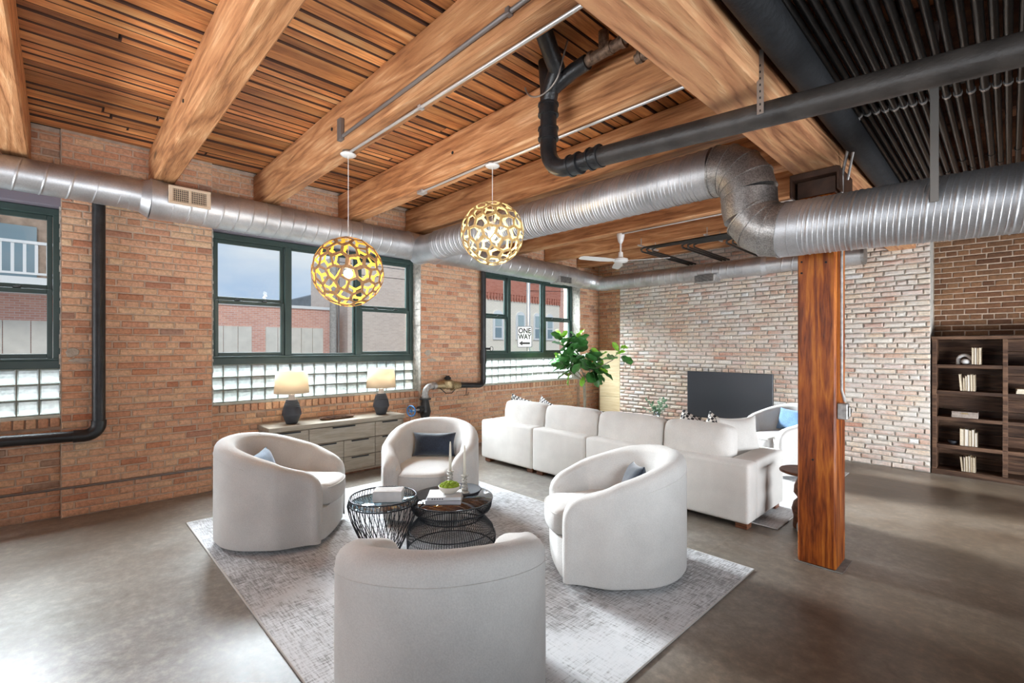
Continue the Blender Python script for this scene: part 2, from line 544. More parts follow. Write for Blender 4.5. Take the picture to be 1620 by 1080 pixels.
def concrete():
    m, nt, b = mat_base('polished_concrete')
    L = nt.links
    g = nt.nodes.new('ShaderNodeNewGeometry')
    a = NN(nt, 'ShaderNodeTexNoise', Scale=0.55, Detail=6, Roughness=0.6, Distortion=0.4)
    L.new(g.outputs['Position'], a.inputs['Vector'])
    r = ramp(nt, [(0.34, (0.12, 0.092, 0.070)), (0.5, (0.22, 0.197, 0.17)), (0.66, (0.33, 0.32, 0.305))])
    L.new(a.outputs['Fac'], r.inputs['Fac'])
    f = NN(nt, 'ShaderNodeTexNoise', Scale=14, Detail=8, Roughness=0.78)
    L.new(g.outputs['Position'], f.inputs['Vector'])
    r2 = ramp(nt, [(0.32, (0.70, 0.68, 0.66)), (0.5, (1, 1, 1)), (0.64, (1.4, 1.37, 1.33))])
    L.new(f.outputs['Fac'], r2.inputs['Fac'])
    # the slab turns darker and browner toward the open side of the room, in wandering tongues
    sx = nt.nodes.new('ShaderNodeSeparateXYZ')
    L.new(g.outputs['Position'], sx.inputs[0])
    st = NN(nt, 'ShaderNodeTexNoise', Scale=0.8, Detail=4, Roughness=0.55)
    L.new(g.outputs['Position'], st.inputs['Vector'])
    sm_ = NN(nt, 'ShaderNodeMath', operation='MULTIPLY_ADD')
    sm_.inputs[1].default_value = 4.0
    L.new(st.outputs['Fac'], sm_.inputs[0])
    L.new(sx.outputs['X'], sm_.inputs[2])
    sr = NN(nt, 'ShaderNodeMapRange')
    sr.inputs['From Min'].default_value = 5.6
    sr.inputs['From Max'].default_value = 7.6
    L.new(sm_.outputs[0], sr.inputs['Value'])
    brn = NN(nt, 'ShaderNodeMix', data_type='RGBA', blend_type='MULTIPLY')
    L.new(sr.outputs[0], brn.inputs[0])
    L.new(r.outputs['Color'], brn.inputs[6])
    brn.inputs[7].default_value = (0.74, 0.62, 0.52, 1)
    mx = NN(nt, 'ShaderNodeMix', data_type='RGBA', blend_type='MULTIPLY')
    mx.inputs[0].default_value = 1
    L.new(brn.outputs[2], mx.inputs[6])
    L.new(r2.outputs['Color'], mx.inputs[7])
    # fine wandering cracks
    cr = NN(nt, 'ShaderNodeTexVoronoi', Scale=0.22, feature='DISTANCE_TO_EDGE')
    dn = NN(nt, 'ShaderNodeTexNoise', Scale=3, Detail=5)
    L.new(g.outputs['Position'], dn.inputs['Vector'])
    dm = NN(nt, 'ShaderNodeVectorMath', operation='MULTIPLY_ADD')
    dm.inputs[1].default_value = (0.5, 0.5, 0.5)
    L.new(dn.outputs['Color'], dm.inputs[0])
    L.new(g.outputs['Position'], dm.inputs[2])
    L.new(dm.outputs[0], cr.inputs['Vector'])
    r3 = ramp(nt, [(0.0, (0.86, 0.84, 0.82)), (0.0018, (1, 1, 1))])
    L.new(cr.outputs['Distance'], r3.inputs['Fac'])
    mx2 = NN(nt, 'ShaderNodeMix', data_type='RGBA', blend_type='MULTIPLY')
    mx2.inputs[0].default_value = 1
    L.new(mx.outputs[2], mx2.inputs[6])
    L.new(r3.outputs['Color'], mx2.inputs[7])
    L.new(mx2.outputs[2], b.inputs['Base Color'])
    rr = NN(nt, 'ShaderNodeMapRange')
    rr.inputs['To Min'].default_value = 0.28
    rr.inputs['To Max'].default_value = 0.48
    L.new(f.outputs['Fac'], rr.inputs['Value'])
    L.new(rr.outputs[0], b.inputs['Roughness'])
    b.inputs['Specular IOR Level'].default_value = 0.5
    bp = NN(nt, 'ShaderNodeBump', Strength=0.06, Distance=0.004)
    L.new(f.outputs['Fac'], bp.inputs['Height'])
    L.new(bp.outputs['Normal'], b.inputs['Normal'])
    return m


M['concrete'] = concrete()


def fabric(name, c, scale=640, bump=0.7, var=0.06, rough=0.95, sheen=0.25):
    m, nt, b = mat_base(name)
    L = nt.links
    tc = nt.nodes.new('ShaderNodeTexCoord')
    n = NN(nt, 'ShaderNodeTexNoise', Scale=scale * .25, Detail=2)
    L.new(tc.outputs['Object'], n.inputs['Vector'])
    n2 = NN(nt, 'ShaderNodeTexNoise', Scale=5, Detail=3)
    L.new(tc.outputs['Object'], n2.inputs['Vector'])
    ad = NN(nt, 'ShaderNodeMath', operation='ADD')
    L.new(n.outputs['Fac'], ad.inputs[0])
    L.new(n2.outputs['Fac'], ad.inputs[1])
    r = ramp(nt, [(0.35, tuple(x * (1 - var * 2) for x in c)), (0.65, tuple(min(1, x * (1 + var)) for x in c))])
    hv = NN(nt, 'ShaderNodeMath', operation='MULTIPLY')
    hv.inputs[1].default_value = 0.5
    L.new(ad.outputs[0], hv.inputs[0])
    L.new(hv.outputs[0], r.inputs['Fac'])
    L.new(r.outputs['Color'], b.inputs['Base Color'])
    b.inputs['Roughness'].default_value = rough
    b.inputs['Specular IOR Level'].default_value = 0.15
    b.inputs['Sheen Weight'].default_value = sheen
    bp = NN(nt, 'ShaderNodeBump', Strength=bump, Distance=0.003)
    L.new(n.outputs['Fac'], bp.inputs['Height'])
    L.new(bp.outputs['Normal'], b.inputs['Normal'])
    return m


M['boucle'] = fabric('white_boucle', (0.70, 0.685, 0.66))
M['linen'] = fabric('oatmeal_linen', (0.78, 0.755, 0.715), 700, 0.25)
M['navy'] = fabric('navy_velvet', (0.022, 0.032, 0.055), 500, 0.2, 0.3, 0.8, 0.5)
M['blue_velvet'] = fabric('slate_blue_velvet', (0.05, 0.12, 0.22), 500, 0.2, 0.3, 0.7, 0.6)
M['denim'] = fabric('denim_blue_linen', (0.13, 0.24, 0.40), 500, 0.2, 0.2)
M['walnut'] = wood_mat('walnut', [(0, (0.06, 0.022, 0.012)), (0.5, (0.16, 0.06, 0.03)), (1, (0.26, 0.11, 0.055))], 'X', 2, 0.4, 0.1, 0.1, world=False)
M['ash'] = wood_mat('grey_oak_veneer', [(0, (0.23, 0.19, 0.145)), (0.5, (0.30, 0.255, 0.20)), (1, (0.37, 0.32, 0.26))], 'Y', 2, 0.5, 0.12, 0.08)
M['pine'] = wood_mat('pale_pine_board', [(0, (0.60, 0.46, 0.26)), (0.5, (0.70, 0.56, 0.34)), (1, (0.76, 0.64, 0.42))], 'X', 2, 0.55, 0.1, 0.08)
M['shelf'] = wood_mat('dark_barn_wood', [(0, (0.028, 0.013, 0.008)), (0.5, (0.09, 0.046, 0.027)), (1, (0.20, 0.11, 0.065))], 'X', 1.5, 0.6, 0.4, 0.3)
M['console_wood'] = wood_mat('weathered_plank', [(0, (0.16, 0.10, 0.07)), (0.5, (0.36, 0.26, 0.18)), (1, (0.5, 0.4, 0.3))], 'X', 2, 0.6, 0.2, 0.3)
M['black_metal'] = simple('matt_black_metal', (0.015, 0.017, 0.022), 0.4, 0.4)
M['screen'] = simple('dark_glass_screen', (0.018, 0.021, 0.028), 0.28, spec=0.6)
M['cream'] = simple('cream_paper', (0.72, 0.64, 0.50), 0.8, var=0.1, scale=60)
M['white_matt'] = simple('white_plaster', (0.78, 0.76, 0.73), 0.7)
M['charcoal'] = simple('ribbed_charcoal_ceramic', (0.035, 0.037, 0.045), 0.55, bump=0.2, bscale=200)
M['neck'] = simple('raw_clay', (0.42, 0.36, 0.32), 0.8)
M['leaf'] = simple('fig_leaf_green', (0.05, 0.17, 0.04), 0.28, var=0.5, scale=8, coords='Object', spec=0.6)
M['leaf_lime'] = simple('young_leaf_green', (0.22, 0.46, 0.04), 0.35, var=0.3, scale=8)
M['euc'] = simple('eucalyptus_green', (0.16, 0.28, 0.17), 0.6, var=0.3, scale=30)
M['bark'] = simple('grey_bark', (0.30, 0.26, 0.20), 0.85, var=0.3, scale=30)
M['moss'] = simple('bright_moss', (0.28, 0.40, 0.03), 0.95, var=0.35, scale=60, bump=1.0, bscale=220)
M['ceramic'] = simple('cream_ceramic', (0.66, 0.61, 0.53), 0.5)
M['pewter'] = simple('distressed_grey_wood', (0.42, 0.40, 0.36), 0.7, var=0.5, scale=60)
M['wax'] = simple('ivory_wax', (0.80, 0.75, 0.64), 0.5)
M['marble'] = simple('white_marble', (0.80, 0.79, 0.78), 0.35, var=0.08, scale=14)
M['soil'] = simple('dry_moss_soil', (0.22, 0.17, 0.11), 0.95, var=.4, scale=40)


def emis(name, c, s):
    m, nt, b = mat_base(name)
    b.inputs['Base Color'].default_value = rgba(c)
    b.inputs['Emission Color'].default_value = rgba(c)
    b.inputs['Emission Strength'].default_value = s
    return m


M['bulb'] = emis('lit_bulb', (1.0, 0.86, 0.62), 9)


def shade_mat():
    m, nt, b = mat_base('linen_lamp_shade')
    nt.nodes.remove(b)
    out = nt.nodes['Material Output']
    d = NN(nt, 'ShaderNodeBsdfDiffuse', Color=rgba((0.62, 0.57, 0.5)))
    t = NN(nt, 'ShaderNodeBsdfTranslucent', Color=rgba((0.80, 0.68, 0.52)))
    x = NN(nt, 'ShaderNodeMixShader')
    x.inputs[0].default_value = 0.55
    nt.links.new(d.outputs[0], x.inputs[1])
    nt.links.new(t.outputs[0], x.inputs[2])
    nt.links.new(x.outputs[0], out.inputs['Surface'])
    return m


M['shade'] = shade_mat()


def pane_mat(name, tint, refl):
    m, nt, b = mat_base(name)
    nt.nodes.remove(b)
    out = nt.nodes['Material Output']
    t = NN(nt, 'ShaderNodeBsdfTransparent', Color=rgba(tint))
    g = NN(nt, 'ShaderNodeBsdfGlossy', Color=rgba((1, 1, 1)), Roughness=0.02)
    x = NN(nt, 'ShaderNodeMixShader')
    x.inputs[0].default_value = refl
    nt.links.new(t.outputs[0], x.inputs[1])
    nt.links.new(g.outputs[0], x.inputs[2])
    nt.links.new(x.outputs[0], out.inputs['Surface'])
    return m


M['pane'] = pane_mat('window_glass', (0.95, 0.97, 0.97), 0.018)
M['table_glass'] = pane_mat('smoked_table_glass', (0.30, 0.30, 0.32), 0.22)
M['table_glass_clear'] = pane_mat('blue_tinted_table_glass', (0.42, 0.52, 0.56), 0.30)


def block_mat():
    m, nt, b = mat_base('glass_block')
    nt.nodes.remove(b)
    out = nt.nodes['Material Output']
    L = nt.links
    g = nt.nodes.new('ShaderNodeNewGeometry')
    mp = NN(nt, 'ShaderNodeMapping')
    mp.inputs['Rotation'].default_value = (math.radians(45), 0, 0)
    L.new(g.outputs['Position'], mp.inputs['Vector'])
    ch = NN(nt, 'ShaderNodeTexChecker', Scale=70)
    L.new(mp.outputs['Vector'], ch.inputs['Vector'])
    no = NN(nt, 'ShaderNodeTexNoise', Scale=25, Detail=1)
    L.new(g.outputs['Position'], no.inputs['Vector'])
    ad = NN(nt, 'ShaderNodeMath', operation='ADD')
    L.new(ch.outputs['Fac'], ad.inputs[0])
    L.new(no.outputs['Fac'], ad.inputs[1])
    bp = NN(nt, 'ShaderNodeBump', Strength=0.5, Distance=0.002)
    L.new(ad.outputs[0], bp.inputs['Height'])
    t = NN(nt, 'ShaderNodeBsdfTranslucent', Color=rgba((0.50, 0.55, 0.54)))
    tr = NN(nt, 'ShaderNodeBsdfTransparent', Color=rgba((0.62, 0.68, 0.68)))
    gl = NN(nt, 'ShaderNodeBsdfGlossy', Color=rgba((1, 1, 1)), Roughness=0.15)
    L.new(bp.outputs['Normal'], gl.inputs['Normal'])
    L.new(bp.outputs['Normal'], t.inputs['Normal'])
    x = NN(nt, 'ShaderNodeMixShader')
    r = ramp(nt, [(0.3, (0.15,) * 3), (0.7, (0.40,) * 3)])
    L.new(no.outputs['Fac'], r.inputs['Fac'])
    L.new(r.outputs['Color'], x.inputs[0])
    L.new(t.outputs[0], x.inputs[1])
    L.new(tr.outputs[0], x.inputs[2])
    y = NN(nt, 'ShaderNodeMixShader')
    y.inputs[0].default_value = 0.10
    L.new(x.outputs[0], y.inputs[1])
    L.new(gl.outputs[0], y.inputs[2])
    L.new(y.outputs[0], out.inputs['Surface'])
    return m


M['block'] = block_mat()
M['block_clear'] = pane_mat('glass_block_side', (0.97, 0.99, 0.98), 0.02)
M['block_joint'] = simple('glass_block_joint', (0.22, 0.23, 0.20), 0.8)


def rug_mat(name, a=(0.58, 0.58, 0.59), c=(0.20, 0.19, 0.185)):
    m, nt, b = mat_base(name)
    L = nt.links
    tc = nt.nodes.new('ShaderNodeTexCoord')
    big = NN(nt, 'ShaderNodeTexNoise', Scale=0.9, Detail=7, Roughness=0.72, Distortion=0.3)
    L.new(tc.outputs['Object'], big.inputs['Vector'])
    mp = NN(nt, 'ShaderNodeMapping')
    mp.inputs['Scale'].default_value = (6, 60, 1)
    L.new(tc.outputs['Object'], mp.inputs['Vector'])
    s1 = NN(nt, 'ShaderNodeTexNoise', Scale=1.6, Detail=4, Roughness=0.7)
    L.new(mp.outputs['Vector'], s1.inputs['Vector'])
    mp2 = NN(nt, 'ShaderNodeMapping')
    mp2.inputs['Scale'].default_value = (60, 6, 1)
    L.new(tc.outputs['Object'], mp2.inputs['Vector'])
    s2 = NN(nt, 'ShaderNodeTexNoise', Scale=1.6, Detail=4, Roughness=0.7)
    L.new(mp2.outputs['Vector'], s2.inputs['Vector'])
    ad = NN(nt, 'ShaderNodeMath', operation='ADD')
    L.new(s1.outputs['Fac'], ad.inputs[0])
    L.new(s2.outputs['Fac'], ad.inputs[1])
    ma = NN(nt, 'ShaderNodeMath', operation='MULTIPLY_ADD')
    ma.inputs[1].default_value = 0.75
    L.new(ad.outputs[0], ma.inputs[0])
    L.new(big.outputs['Fac'], ma.inputs[2])
    mr = NN(nt, 'ShaderNodeMapRange')
    mr.inputs['From Min'].default_value = 1.10
    mr.inputs['From Max'].default_value = 1.42
    L.new(ma.outputs[0], mr.inputs['Value'])
    mid = tuple((x + y) / 2 * 1.05 for x, y in zip(a, c))
    r = ramp(nt, [(0, c), (0.35, mid), (0.6, a), (1, tuple(x * 1.12 for x in a))])
    L.new(mr.outputs[0], r.inputs['Fac'])
    L.new(r.outputs['Color'], b.inputs['Base Color'])
    b.inputs['Roughness'].default_value = 0.85
    b.inputs['Sheen Weight'].default_value = 0.3
    bp = NN(nt, 'ShaderNodeBump', Strength=0.3, Distance=0.004)
    L.new(ad.outputs[0], bp.inputs['Height'])
    L.new(bp.outputs['Normal'], b.inputs['Normal'])
    return m


M['rug'] = rug_mat('distressed_rug')
M['rug_edge'] = simple('rug_binding', (0.62, 0.6, 0.57), 0.9)


def plaid():
    m, nt, b = mat_base('black_white_check')
    L = nt.links
    tc = nt.nodes.new('ShaderNodeTexCoord')
    ch = NN(nt, 'ShaderNodeTexChecker', Scale=34)
    ch.inputs['Color1'].default_value = rgba((0.75, 0.72, 0.68))
    ch.inputs['Color2'].default_value = rgba((0.02, 0.02, 0.022))
    L.new(tc.outputs['Object'], ch.inputs['Vector'])
    L.new(ch.outputs['Color'], b.inputs['Base Color'])
    b.inputs['Roughness'].default_value = 0.9
    return m


M['plaid'] = plaid()


def wall_brick_tex(name, c1, c2, mo, scale=1.0, rough=0.9):
    """far-off brickwork whose single bricks cannot be told apart"""
    m, nt, b = mat_base(name)
    L = nt.links
    g = nt.nodes.new('ShaderNodeNewGeometry')
    sep = nt.nodes.new('ShaderNodeSeparateXYZ')
    L.new(g.outputs['Position'], sep.inputs[0])
    ad = NN(nt, 'ShaderNodeMath', operation='ADD')
    L.new(sep.outputs['X'], ad.inputs[0])
    L.new(sep.outputs['Y'], ad.inputs[1])
    cb = nt.nodes.new('ShaderNodeCombineXYZ')
    L.new(ad.outputs[0], cb.inputs['X'])
    L.new(sep.outputs['Z'], cb.inputs['Y'])
    br = NN(nt, 'ShaderNodeTexBrick', Scale=scale)
    br.inputs['Color1'].default_value = rgba(c1)
    br.inputs['Color2'].default_value = rgba(c2)
    br.inputs['Mortar'].default_value = rgba(mo)
    br.inputs['Mortar Size'].default_value = 0.008
    br.inputs['Brick Width'].default_value = 0.22
    br.inputs['Row Height'].default_value = 0.075
    L.new(cb.outputs[0], br.inputs['Vector'])
    L.new(br.outputs['Color'], b.inputs['Base Color'])
    b.inputs['Roughness'].default_value = rough
    return m
# ---------------------------------------------------------------- room shell
ZD = 3.50          # underside of the deck
CAMP = Vector((5.909, 0, 1.55))
FW = Vector((-math.sin(math.radians(46.3)), math.cos(math.radians(46.3)), 0))
RT = Vector((math.cos(math.radians(46.3)), math.sin(math.radians(46.3)), 0))


def seen_size(x, y, z, w, h, nrm):
    """rough apparent size of a small piece, used only to decide which pieces are modelled singly"""
    d = Vector((x, y, z)) - CAMP
    t = d.dot(FW)
    if t < 0.2:
        return 0
    u, v = abs(d.dot(RT) / t) * 752, -(d.z / t) * 752
    if u > 815 or abs(v) > 550:
        return 0
    cs = abs(d.normalized().dot(nrm))
    return w * h * cs / (d.length ** 2)


fl = MB()
fl.box(-0.4, 11.0, -7.0, 8.4, -0.1, 0.0)
floor = struct(fl.build('floor', M['concrete']))


def brick_variants(mat, nv=7, rough=0.003, ch=0.006):
    """unit bricks facing +X: x in [-1,0], y in [-.5,.5], z in [-.5,.5]; scaled per piece"""
    out = []
    for k in range(nv):
        rnd = random.Random(k * 11 + 3)
        j = lambda s: rnd.uniform(-s, s)
        cy, cz = ch / 0.2, ch / 0.055
        vs = []
        for (x, iy, iz, s) in ((-1, 0, 0, 0), (-.25, 0, 0, rough), (0, cy, cz, rough)):
            for sy, sz in ((-1, -1), (1, -1), (1, 1), (-1, 1)):
                vs.append((x + (j(s) * 12 if x == 0 else 0), sy * (.5 - iy) + j(s) * 5, sz * (.5 - iz) + j(s) * 12))
        fs = []
        for a in (0, 4):
            for i in range(4):
                i2 = (i + 1) % 4
                fs.append((a + i, a + i2, a + 4 + i2, a + 4 + i))
        vs.append((j(rough) * 18 + 0.04, 0, 0))
        for i in range(4):
            fs.append((8 + i, 8 + (i + 1) % 4, 12))
        me = bpy.data.meshes.new('brick')
        me.from_pydata(vs, [], fs)
        me.materials.append(mat)
        out.append(me)
    return out


def brick_face(parent, mat, plane, side, spans_fn, z0, z1, course=0.0667, length=0.212, depth=0.03, single=300, jit=0.003,
               rough=0.003, ch=0.006, hdr=6, name='brick', seed=1, joint=0.012, off=0.0):
    """lay courses of bricks. side 'x': face looks to +X at x=plane, bricks run along Y;
    side 'y': face looks to -Y at y=plane, bricks run along X"""
    rnd = random.Random(seed)
    meshes = brick_variants(mat, rough=rough, ch=ch)
    items = []
    row = 0
    z = z0
    while z < z1 - 0.02:
        h = min(course, z1 - z)
        header = hdr and row % hdr == hdr - 1
        L = 0.106 if header else length
        shift = (0.5 * L if row % 2 else 0) + rnd.uniform(-.012, .012) + off
        for a, b in spans_fn(z + h / 2):
            k = math.floor((a - shift) / L)
            p = k * L + shift
            while p < b:
                q = p + L * (1 + rnd.uniform(-.03, .03))
                s, e = max(p, a), min(q, b)
                if b - q < 0.04:
                    e = b
                if s > a and s - a < 0.04:
                    s = a
                if e - s > 0.03:
                    items.append((s, e, z, h))
                p = q
                if e == b:
                    break
        z += course
        row += 1
    nrm = Vector((1, 0, 0)) if side == 'x' else Vector((0, 1, 0))
    scored = []
    for (s, e, z, h) in items:
        c = (s + e) / 2
        x, y = (plane, c) if side == 'x' else (c, plane)
        scored.append((seen_size(x, y, z + h / 2, e - s, h, nrm), s, e, z, h))
    scored.sort(reverse=True)
    joined = MB()
    for i, (sc_, s, e, z, h) in enumerate(scored):
        me = meshes[rnd.randrange(len(meshes))]
        c = (s + e) / 2
        proud = rnd.uniform(-jit, jit)
        dz = rnd.uniform(-.0015, .0015)
        tilt = rnd.uniform(-.012, .012) * (rough / .003)
        sx, sy, sz = depth, (e - s - joint), (h - joint)
        if side == 'x':
            Mx = Matrix.Translation((plane + proud, c, z + h / 2 + dz)) @ Matrix.Rotation(tilt * .5, 4, 'Y') @ Matrix.Rotation(tilt * .4, 4, 'X') @ Matrix.Diagonal((sx, sy, sz, 1))
        else:
            Mx = Matrix.Translation((c, plane - proud, z + h / 2 + dz)) @ Matrix.Rotation(-PI / 2, 4, 'Z') @ Matrix.Rotation(tilt * .5, 4, 'Y') @ Matrix.Rotation(tilt * .4, 4, 'X') @ Matrix.Diagonal((sx, sy, sz, 1))
        if i < single and sc_ > 0:
            o = bpy.data.objects.new(name, me)
            COL.objects.link(o)
            o.parent = parent
            o.matrix_local = Mx
        else:
            joined.add([Mx @ v.co for v in me.vertices], [tuple(p.vertices) for p in me.polygons])
    if joined.v:
        o = joined.build('brickwork', mat, parent)
        o['kind'] = 'stuff'


PIERS = [(-7.0, -6.365), (-3.77, -2.575), (0.02, 1.20), (3.817, 5.0), (7.52, 8.15)]
BAYS = [(-6.365, -3.77), (-2.575, 0.02), (1.20, 3.817), (5.0, 7.52)]
ZS, ZL = 0.905, 2.83
wl_ = MB()
for a, b in PIERS:
    wl_.box(-0.42, -0.010, a, b, 0, ZD + .05)
for a, b in BAYS:
    wl_.box(-0.42, -0.080, a, b, 0, ZS - .004)
    wl_.box(-0.42, -0.080, a, b, 3.02, ZD + .05)
wall_left = struct(wl_.build('wall_left', M['mortar']))
brick_face(wall_left, M['brick_win'], 0.0, 'x', lambda z: PIERS, 0.0, ZD, single=300, seed=3)
brick_face(wall_left, M['brick_bay'], -0.070, 'x', lambda z: BAYS if (z < 0.82 or z > 3.02) else [], 0.0, ZD, single=90, seed=5, name='bay_brick')
# sill course: bricks on edge, sloping outward a little
for (a, b) in BAYS:
    n = int((b - a) / 0.076)
    for i in range(n):
        y = a + (i + .5) * (b - a) / n
        if y < -1.6:
            continue
        me = bpy.data.meshes.get('sill_brick_mesh')
        if me is None:
            t = MB()
            t.bbox(-0.19, 0.0, -0.032, 0.032, -0.082, 0.0, 0.006)
            me = t.mesh('sill_brick_mesh', M['brick_bay'])
        o = link('sill_brick', me, wall_left, (-0.052, y, ZS + random.uniform(-.002, .002)))
# smeared mortar patches near the window reveals
for (y, z, w, h) in ((0.10, 1.50, .12, .09), (0.16, 1.43, .2, .05), (3.93, 1.46, .13, .11), (4.0, 1.36, .2, .05)):
    p = MB()
    pts = []
    for k in range(14):
        an = 2 * PI * k / 14
        rr = random.uniform(.7, 1.05)
        pts.append((y + w * .5 * rr * math.cos(an), z + h * .5 * rr * math.sin(an)))
    n = len(pts)
    p.add([(0.0, q[0], q[1]) for q in pts] + [(0.006, y + (q[0] - y) * .85, z + (q[1] - z) * .85) for q in pts],
          [tuple(range(n, 2 * n))] + [(i, (i + 1) % n, n + (i + 1) % n, n + i) for i in range(n)])
    p.build('mortar_patch', M['patch'], wall_left)

# back wall: rough cream-grey brick, behind the television
wb = MB()
wb.box(0.76, 5.235, 7.778, 8.35, 0, ZD + .05)
wall_back = struct(wb.build('wall_back', M['mortar_grey']))
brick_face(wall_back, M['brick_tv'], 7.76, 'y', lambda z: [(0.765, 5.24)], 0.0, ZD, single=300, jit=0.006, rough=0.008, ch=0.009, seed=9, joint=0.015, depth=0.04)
wa = MB()
wa.box(-0.42, 0.76, 8.16, 8.35, 0, ZD + .05)
wall_alcove = struct(wa.build('wall_alcove', M['mortar']))
brick_face(wall_alcove, M['brick_win'], 8.15, 'y', lambda z: [(0.0, 0.76)], 0.0, ZD, single=120, seed=12)
wr = MB()
wr.box(5.235, 11.0, 8.13, 8.35, 0, ZD + .05)
wall_recess = struct(wr.build('wall_recess', M['mortar']))
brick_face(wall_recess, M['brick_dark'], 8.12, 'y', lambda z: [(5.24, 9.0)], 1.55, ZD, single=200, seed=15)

# walls beyond the frame: right side with tall openings, and behind the camera
wq = MB()
for a, b in ((-7.0, -3.4), (1.0, 3.2), (6.0, 8.35)):
    wq.box(10.8, 11.0, a, b, 0, ZD + .05)
for a, b in ((-3.4, 1.0), (3.2, 6.0)):
    wq.box(10.8, 11.0, a, b, 0, 0.5)
    wq.box(10.8, 11.0, a, b, 3.0, ZD + .05)
struct(wq.build('wall_right', M['plaster']))
wf = MB()
wf.box(-0.42, 2.2, -7.0, -6.8, 0, ZD + .05)
wf.box(7.8, 11.0, -7.0, -6.8, 0, ZD + .05)
wf.box(2.2, 7.8, -7.0, -6.8, 0, 0.5)
wf.box(2.2, 7.8, -7.0, -6.8, 3.0, ZD + .05)
struct(wf.build('wall_front', M['plaster']))

# ceiling: slab, then each deck board a piece of its own
cs = MB()
cs.box(-0.42, 11.0, -7.0, 8.35, ZD + .035, ZD + .12)
ceiling = struct(cs.build('ceiling', M['dark']))
rnd = random.Random(21)
x = 0.0
boards, dark_boards = [], MB()
plank_list = []
while x < 9.0:
    w = rnd.choice((0.082, 0.092, 0.10, 0.108, 0.13))
    y = -6.8 + rnd.uniform(-2, 0)
    while y < 8.1:
        L = rnd.choice((3.0, 3.95, 4.9, 5.9)) + rnd.uniform(-.1, .1)
        a, b = max(y, -6.9), min(y + L, 8.12)
        if b - a > 0.1:
            plank_list.append((x, w, a, b))
        y += L
    x += w
for (x, w, a, b) in plank_list:
    zz = ZD + rnd.choice((0.0, 0.0, 0.003, 0.006, 0.014))
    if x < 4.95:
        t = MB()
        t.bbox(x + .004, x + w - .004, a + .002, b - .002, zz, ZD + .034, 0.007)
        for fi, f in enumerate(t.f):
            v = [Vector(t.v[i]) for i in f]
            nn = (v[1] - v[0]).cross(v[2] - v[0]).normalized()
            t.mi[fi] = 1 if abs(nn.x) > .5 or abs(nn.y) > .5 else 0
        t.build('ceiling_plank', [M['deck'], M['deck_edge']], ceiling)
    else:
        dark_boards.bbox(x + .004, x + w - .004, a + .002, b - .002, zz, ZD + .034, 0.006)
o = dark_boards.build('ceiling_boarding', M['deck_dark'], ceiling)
o['kind'] = 'stuff'

# beams running from the window wall to the girder, and darker ones beyond it
BY = [-5.18, -4.2, -3.21, -2.23, -1.24, -0.255, 0.74, 1.70, 2.69, 3.68, 4.66, 5.65, 6.62, 7.58]
BDESC = ['heavy fir ceiling beam out of view, %s from the far end of the room' % w_ for w_ in ('first', 'second', 'third', 'fourth')] + ['heavy fir ceiling beam before the picture, left of the far-left beam', 'heavy fir ceiling beam at the far left edge of the room',
         'pale knotty fir beam above the white ceiling register duct, second from the left',
         'fir beam carrying the first globe pendant, with a grey conduit along its side',
         'fir beam carrying the second globe pendant and a white conduit', 'fir beam passing just in front of the large spiral duct',
         'fir beam hidden mostly above the large spiral duct', 'fir beam from which the white ceiling fan hangs',
         'fir beam just behind the white ceiling fan', 'fir beam closest to the television wall']
for k, y in enumerate(BY):
    t = MB()
    t.bbox(-0.06, 4.965, y - .085, y + .085, 3.13, ZD - .002, 0.012)
    o = t.build('ceiling_beam', M['beam'])
    tag(o, BDESC[k], 'beam', 'fir beams under the deck')
    # beam pocket plate / bolt heads
    if 5 <= k <= 9:
        for s in (0.35,):
            q = MB()
            q.lathe([(0.0, 0), (0.014, 0), (0.014, .006), (0.0, .008)], 8, M=Matrix.Translation((1.2 + (k - 4) * .3, y - .085, 3.32)) @ Matrix.Rotation(PI / 2, 4, 'X'))
            q.build('bolt_head', M['dark'], o)
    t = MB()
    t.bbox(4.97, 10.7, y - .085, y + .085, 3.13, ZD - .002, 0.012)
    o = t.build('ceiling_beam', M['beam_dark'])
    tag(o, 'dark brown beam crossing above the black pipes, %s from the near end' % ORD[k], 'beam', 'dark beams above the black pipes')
t = MB()
t.bbox(4.83, 5.105, -6.9, 7.755, 2.78, 3.128, 0.014)
o = t.build('girder', M['girder'])
tag(o, 'massive sandblasted timber girder running over the orange post', 'girder')

# the post
post = thing('timber_post', 'orange stained square timber post standing on the concrete floor', 'post', (4.965, 4.01, 0))
t = MB()
t.bbox(-.118, .118, -.135, .135, 0, 2.62, 0.012)
t.build('post_shaft', M['post'], post)
for (dx, z) in ((-.09, 2.16), (-.09, 2.08), (.06, 2.14), (-.02, .75)):
    q = MB()
    q.lathe([(0.0, .004), (0.007, .004), (0.007, 0), (0.0, 0)], 10, M=Matrix.Translation((dx, -.1352, z)) @ Matrix.Rotation(PI / 2, 4, 'X'))
    q.build('bolt_hole', M['dark'], post)
t = MB()
t.bbox(-.15, .15, -.20, .20, 2.735, 2.78, .004)
t.bbox(-.15, -.135, -.20, .20, 2.62, 2.74, .003)
t.bbox(.135, .15, -.20, .20, 2.62, 2.74, .003)
t.bbox(-.118, .118, -.135, .135, 2.618, 2.735, .003)
t.build('post_cap', M['cap_brown'], post)
# grout patch around the foot
t = MB()
t.bbox(-.14, .16, -.15, .15, 0, .004, .002)
t.build('grout_ring', M['grout'], post)

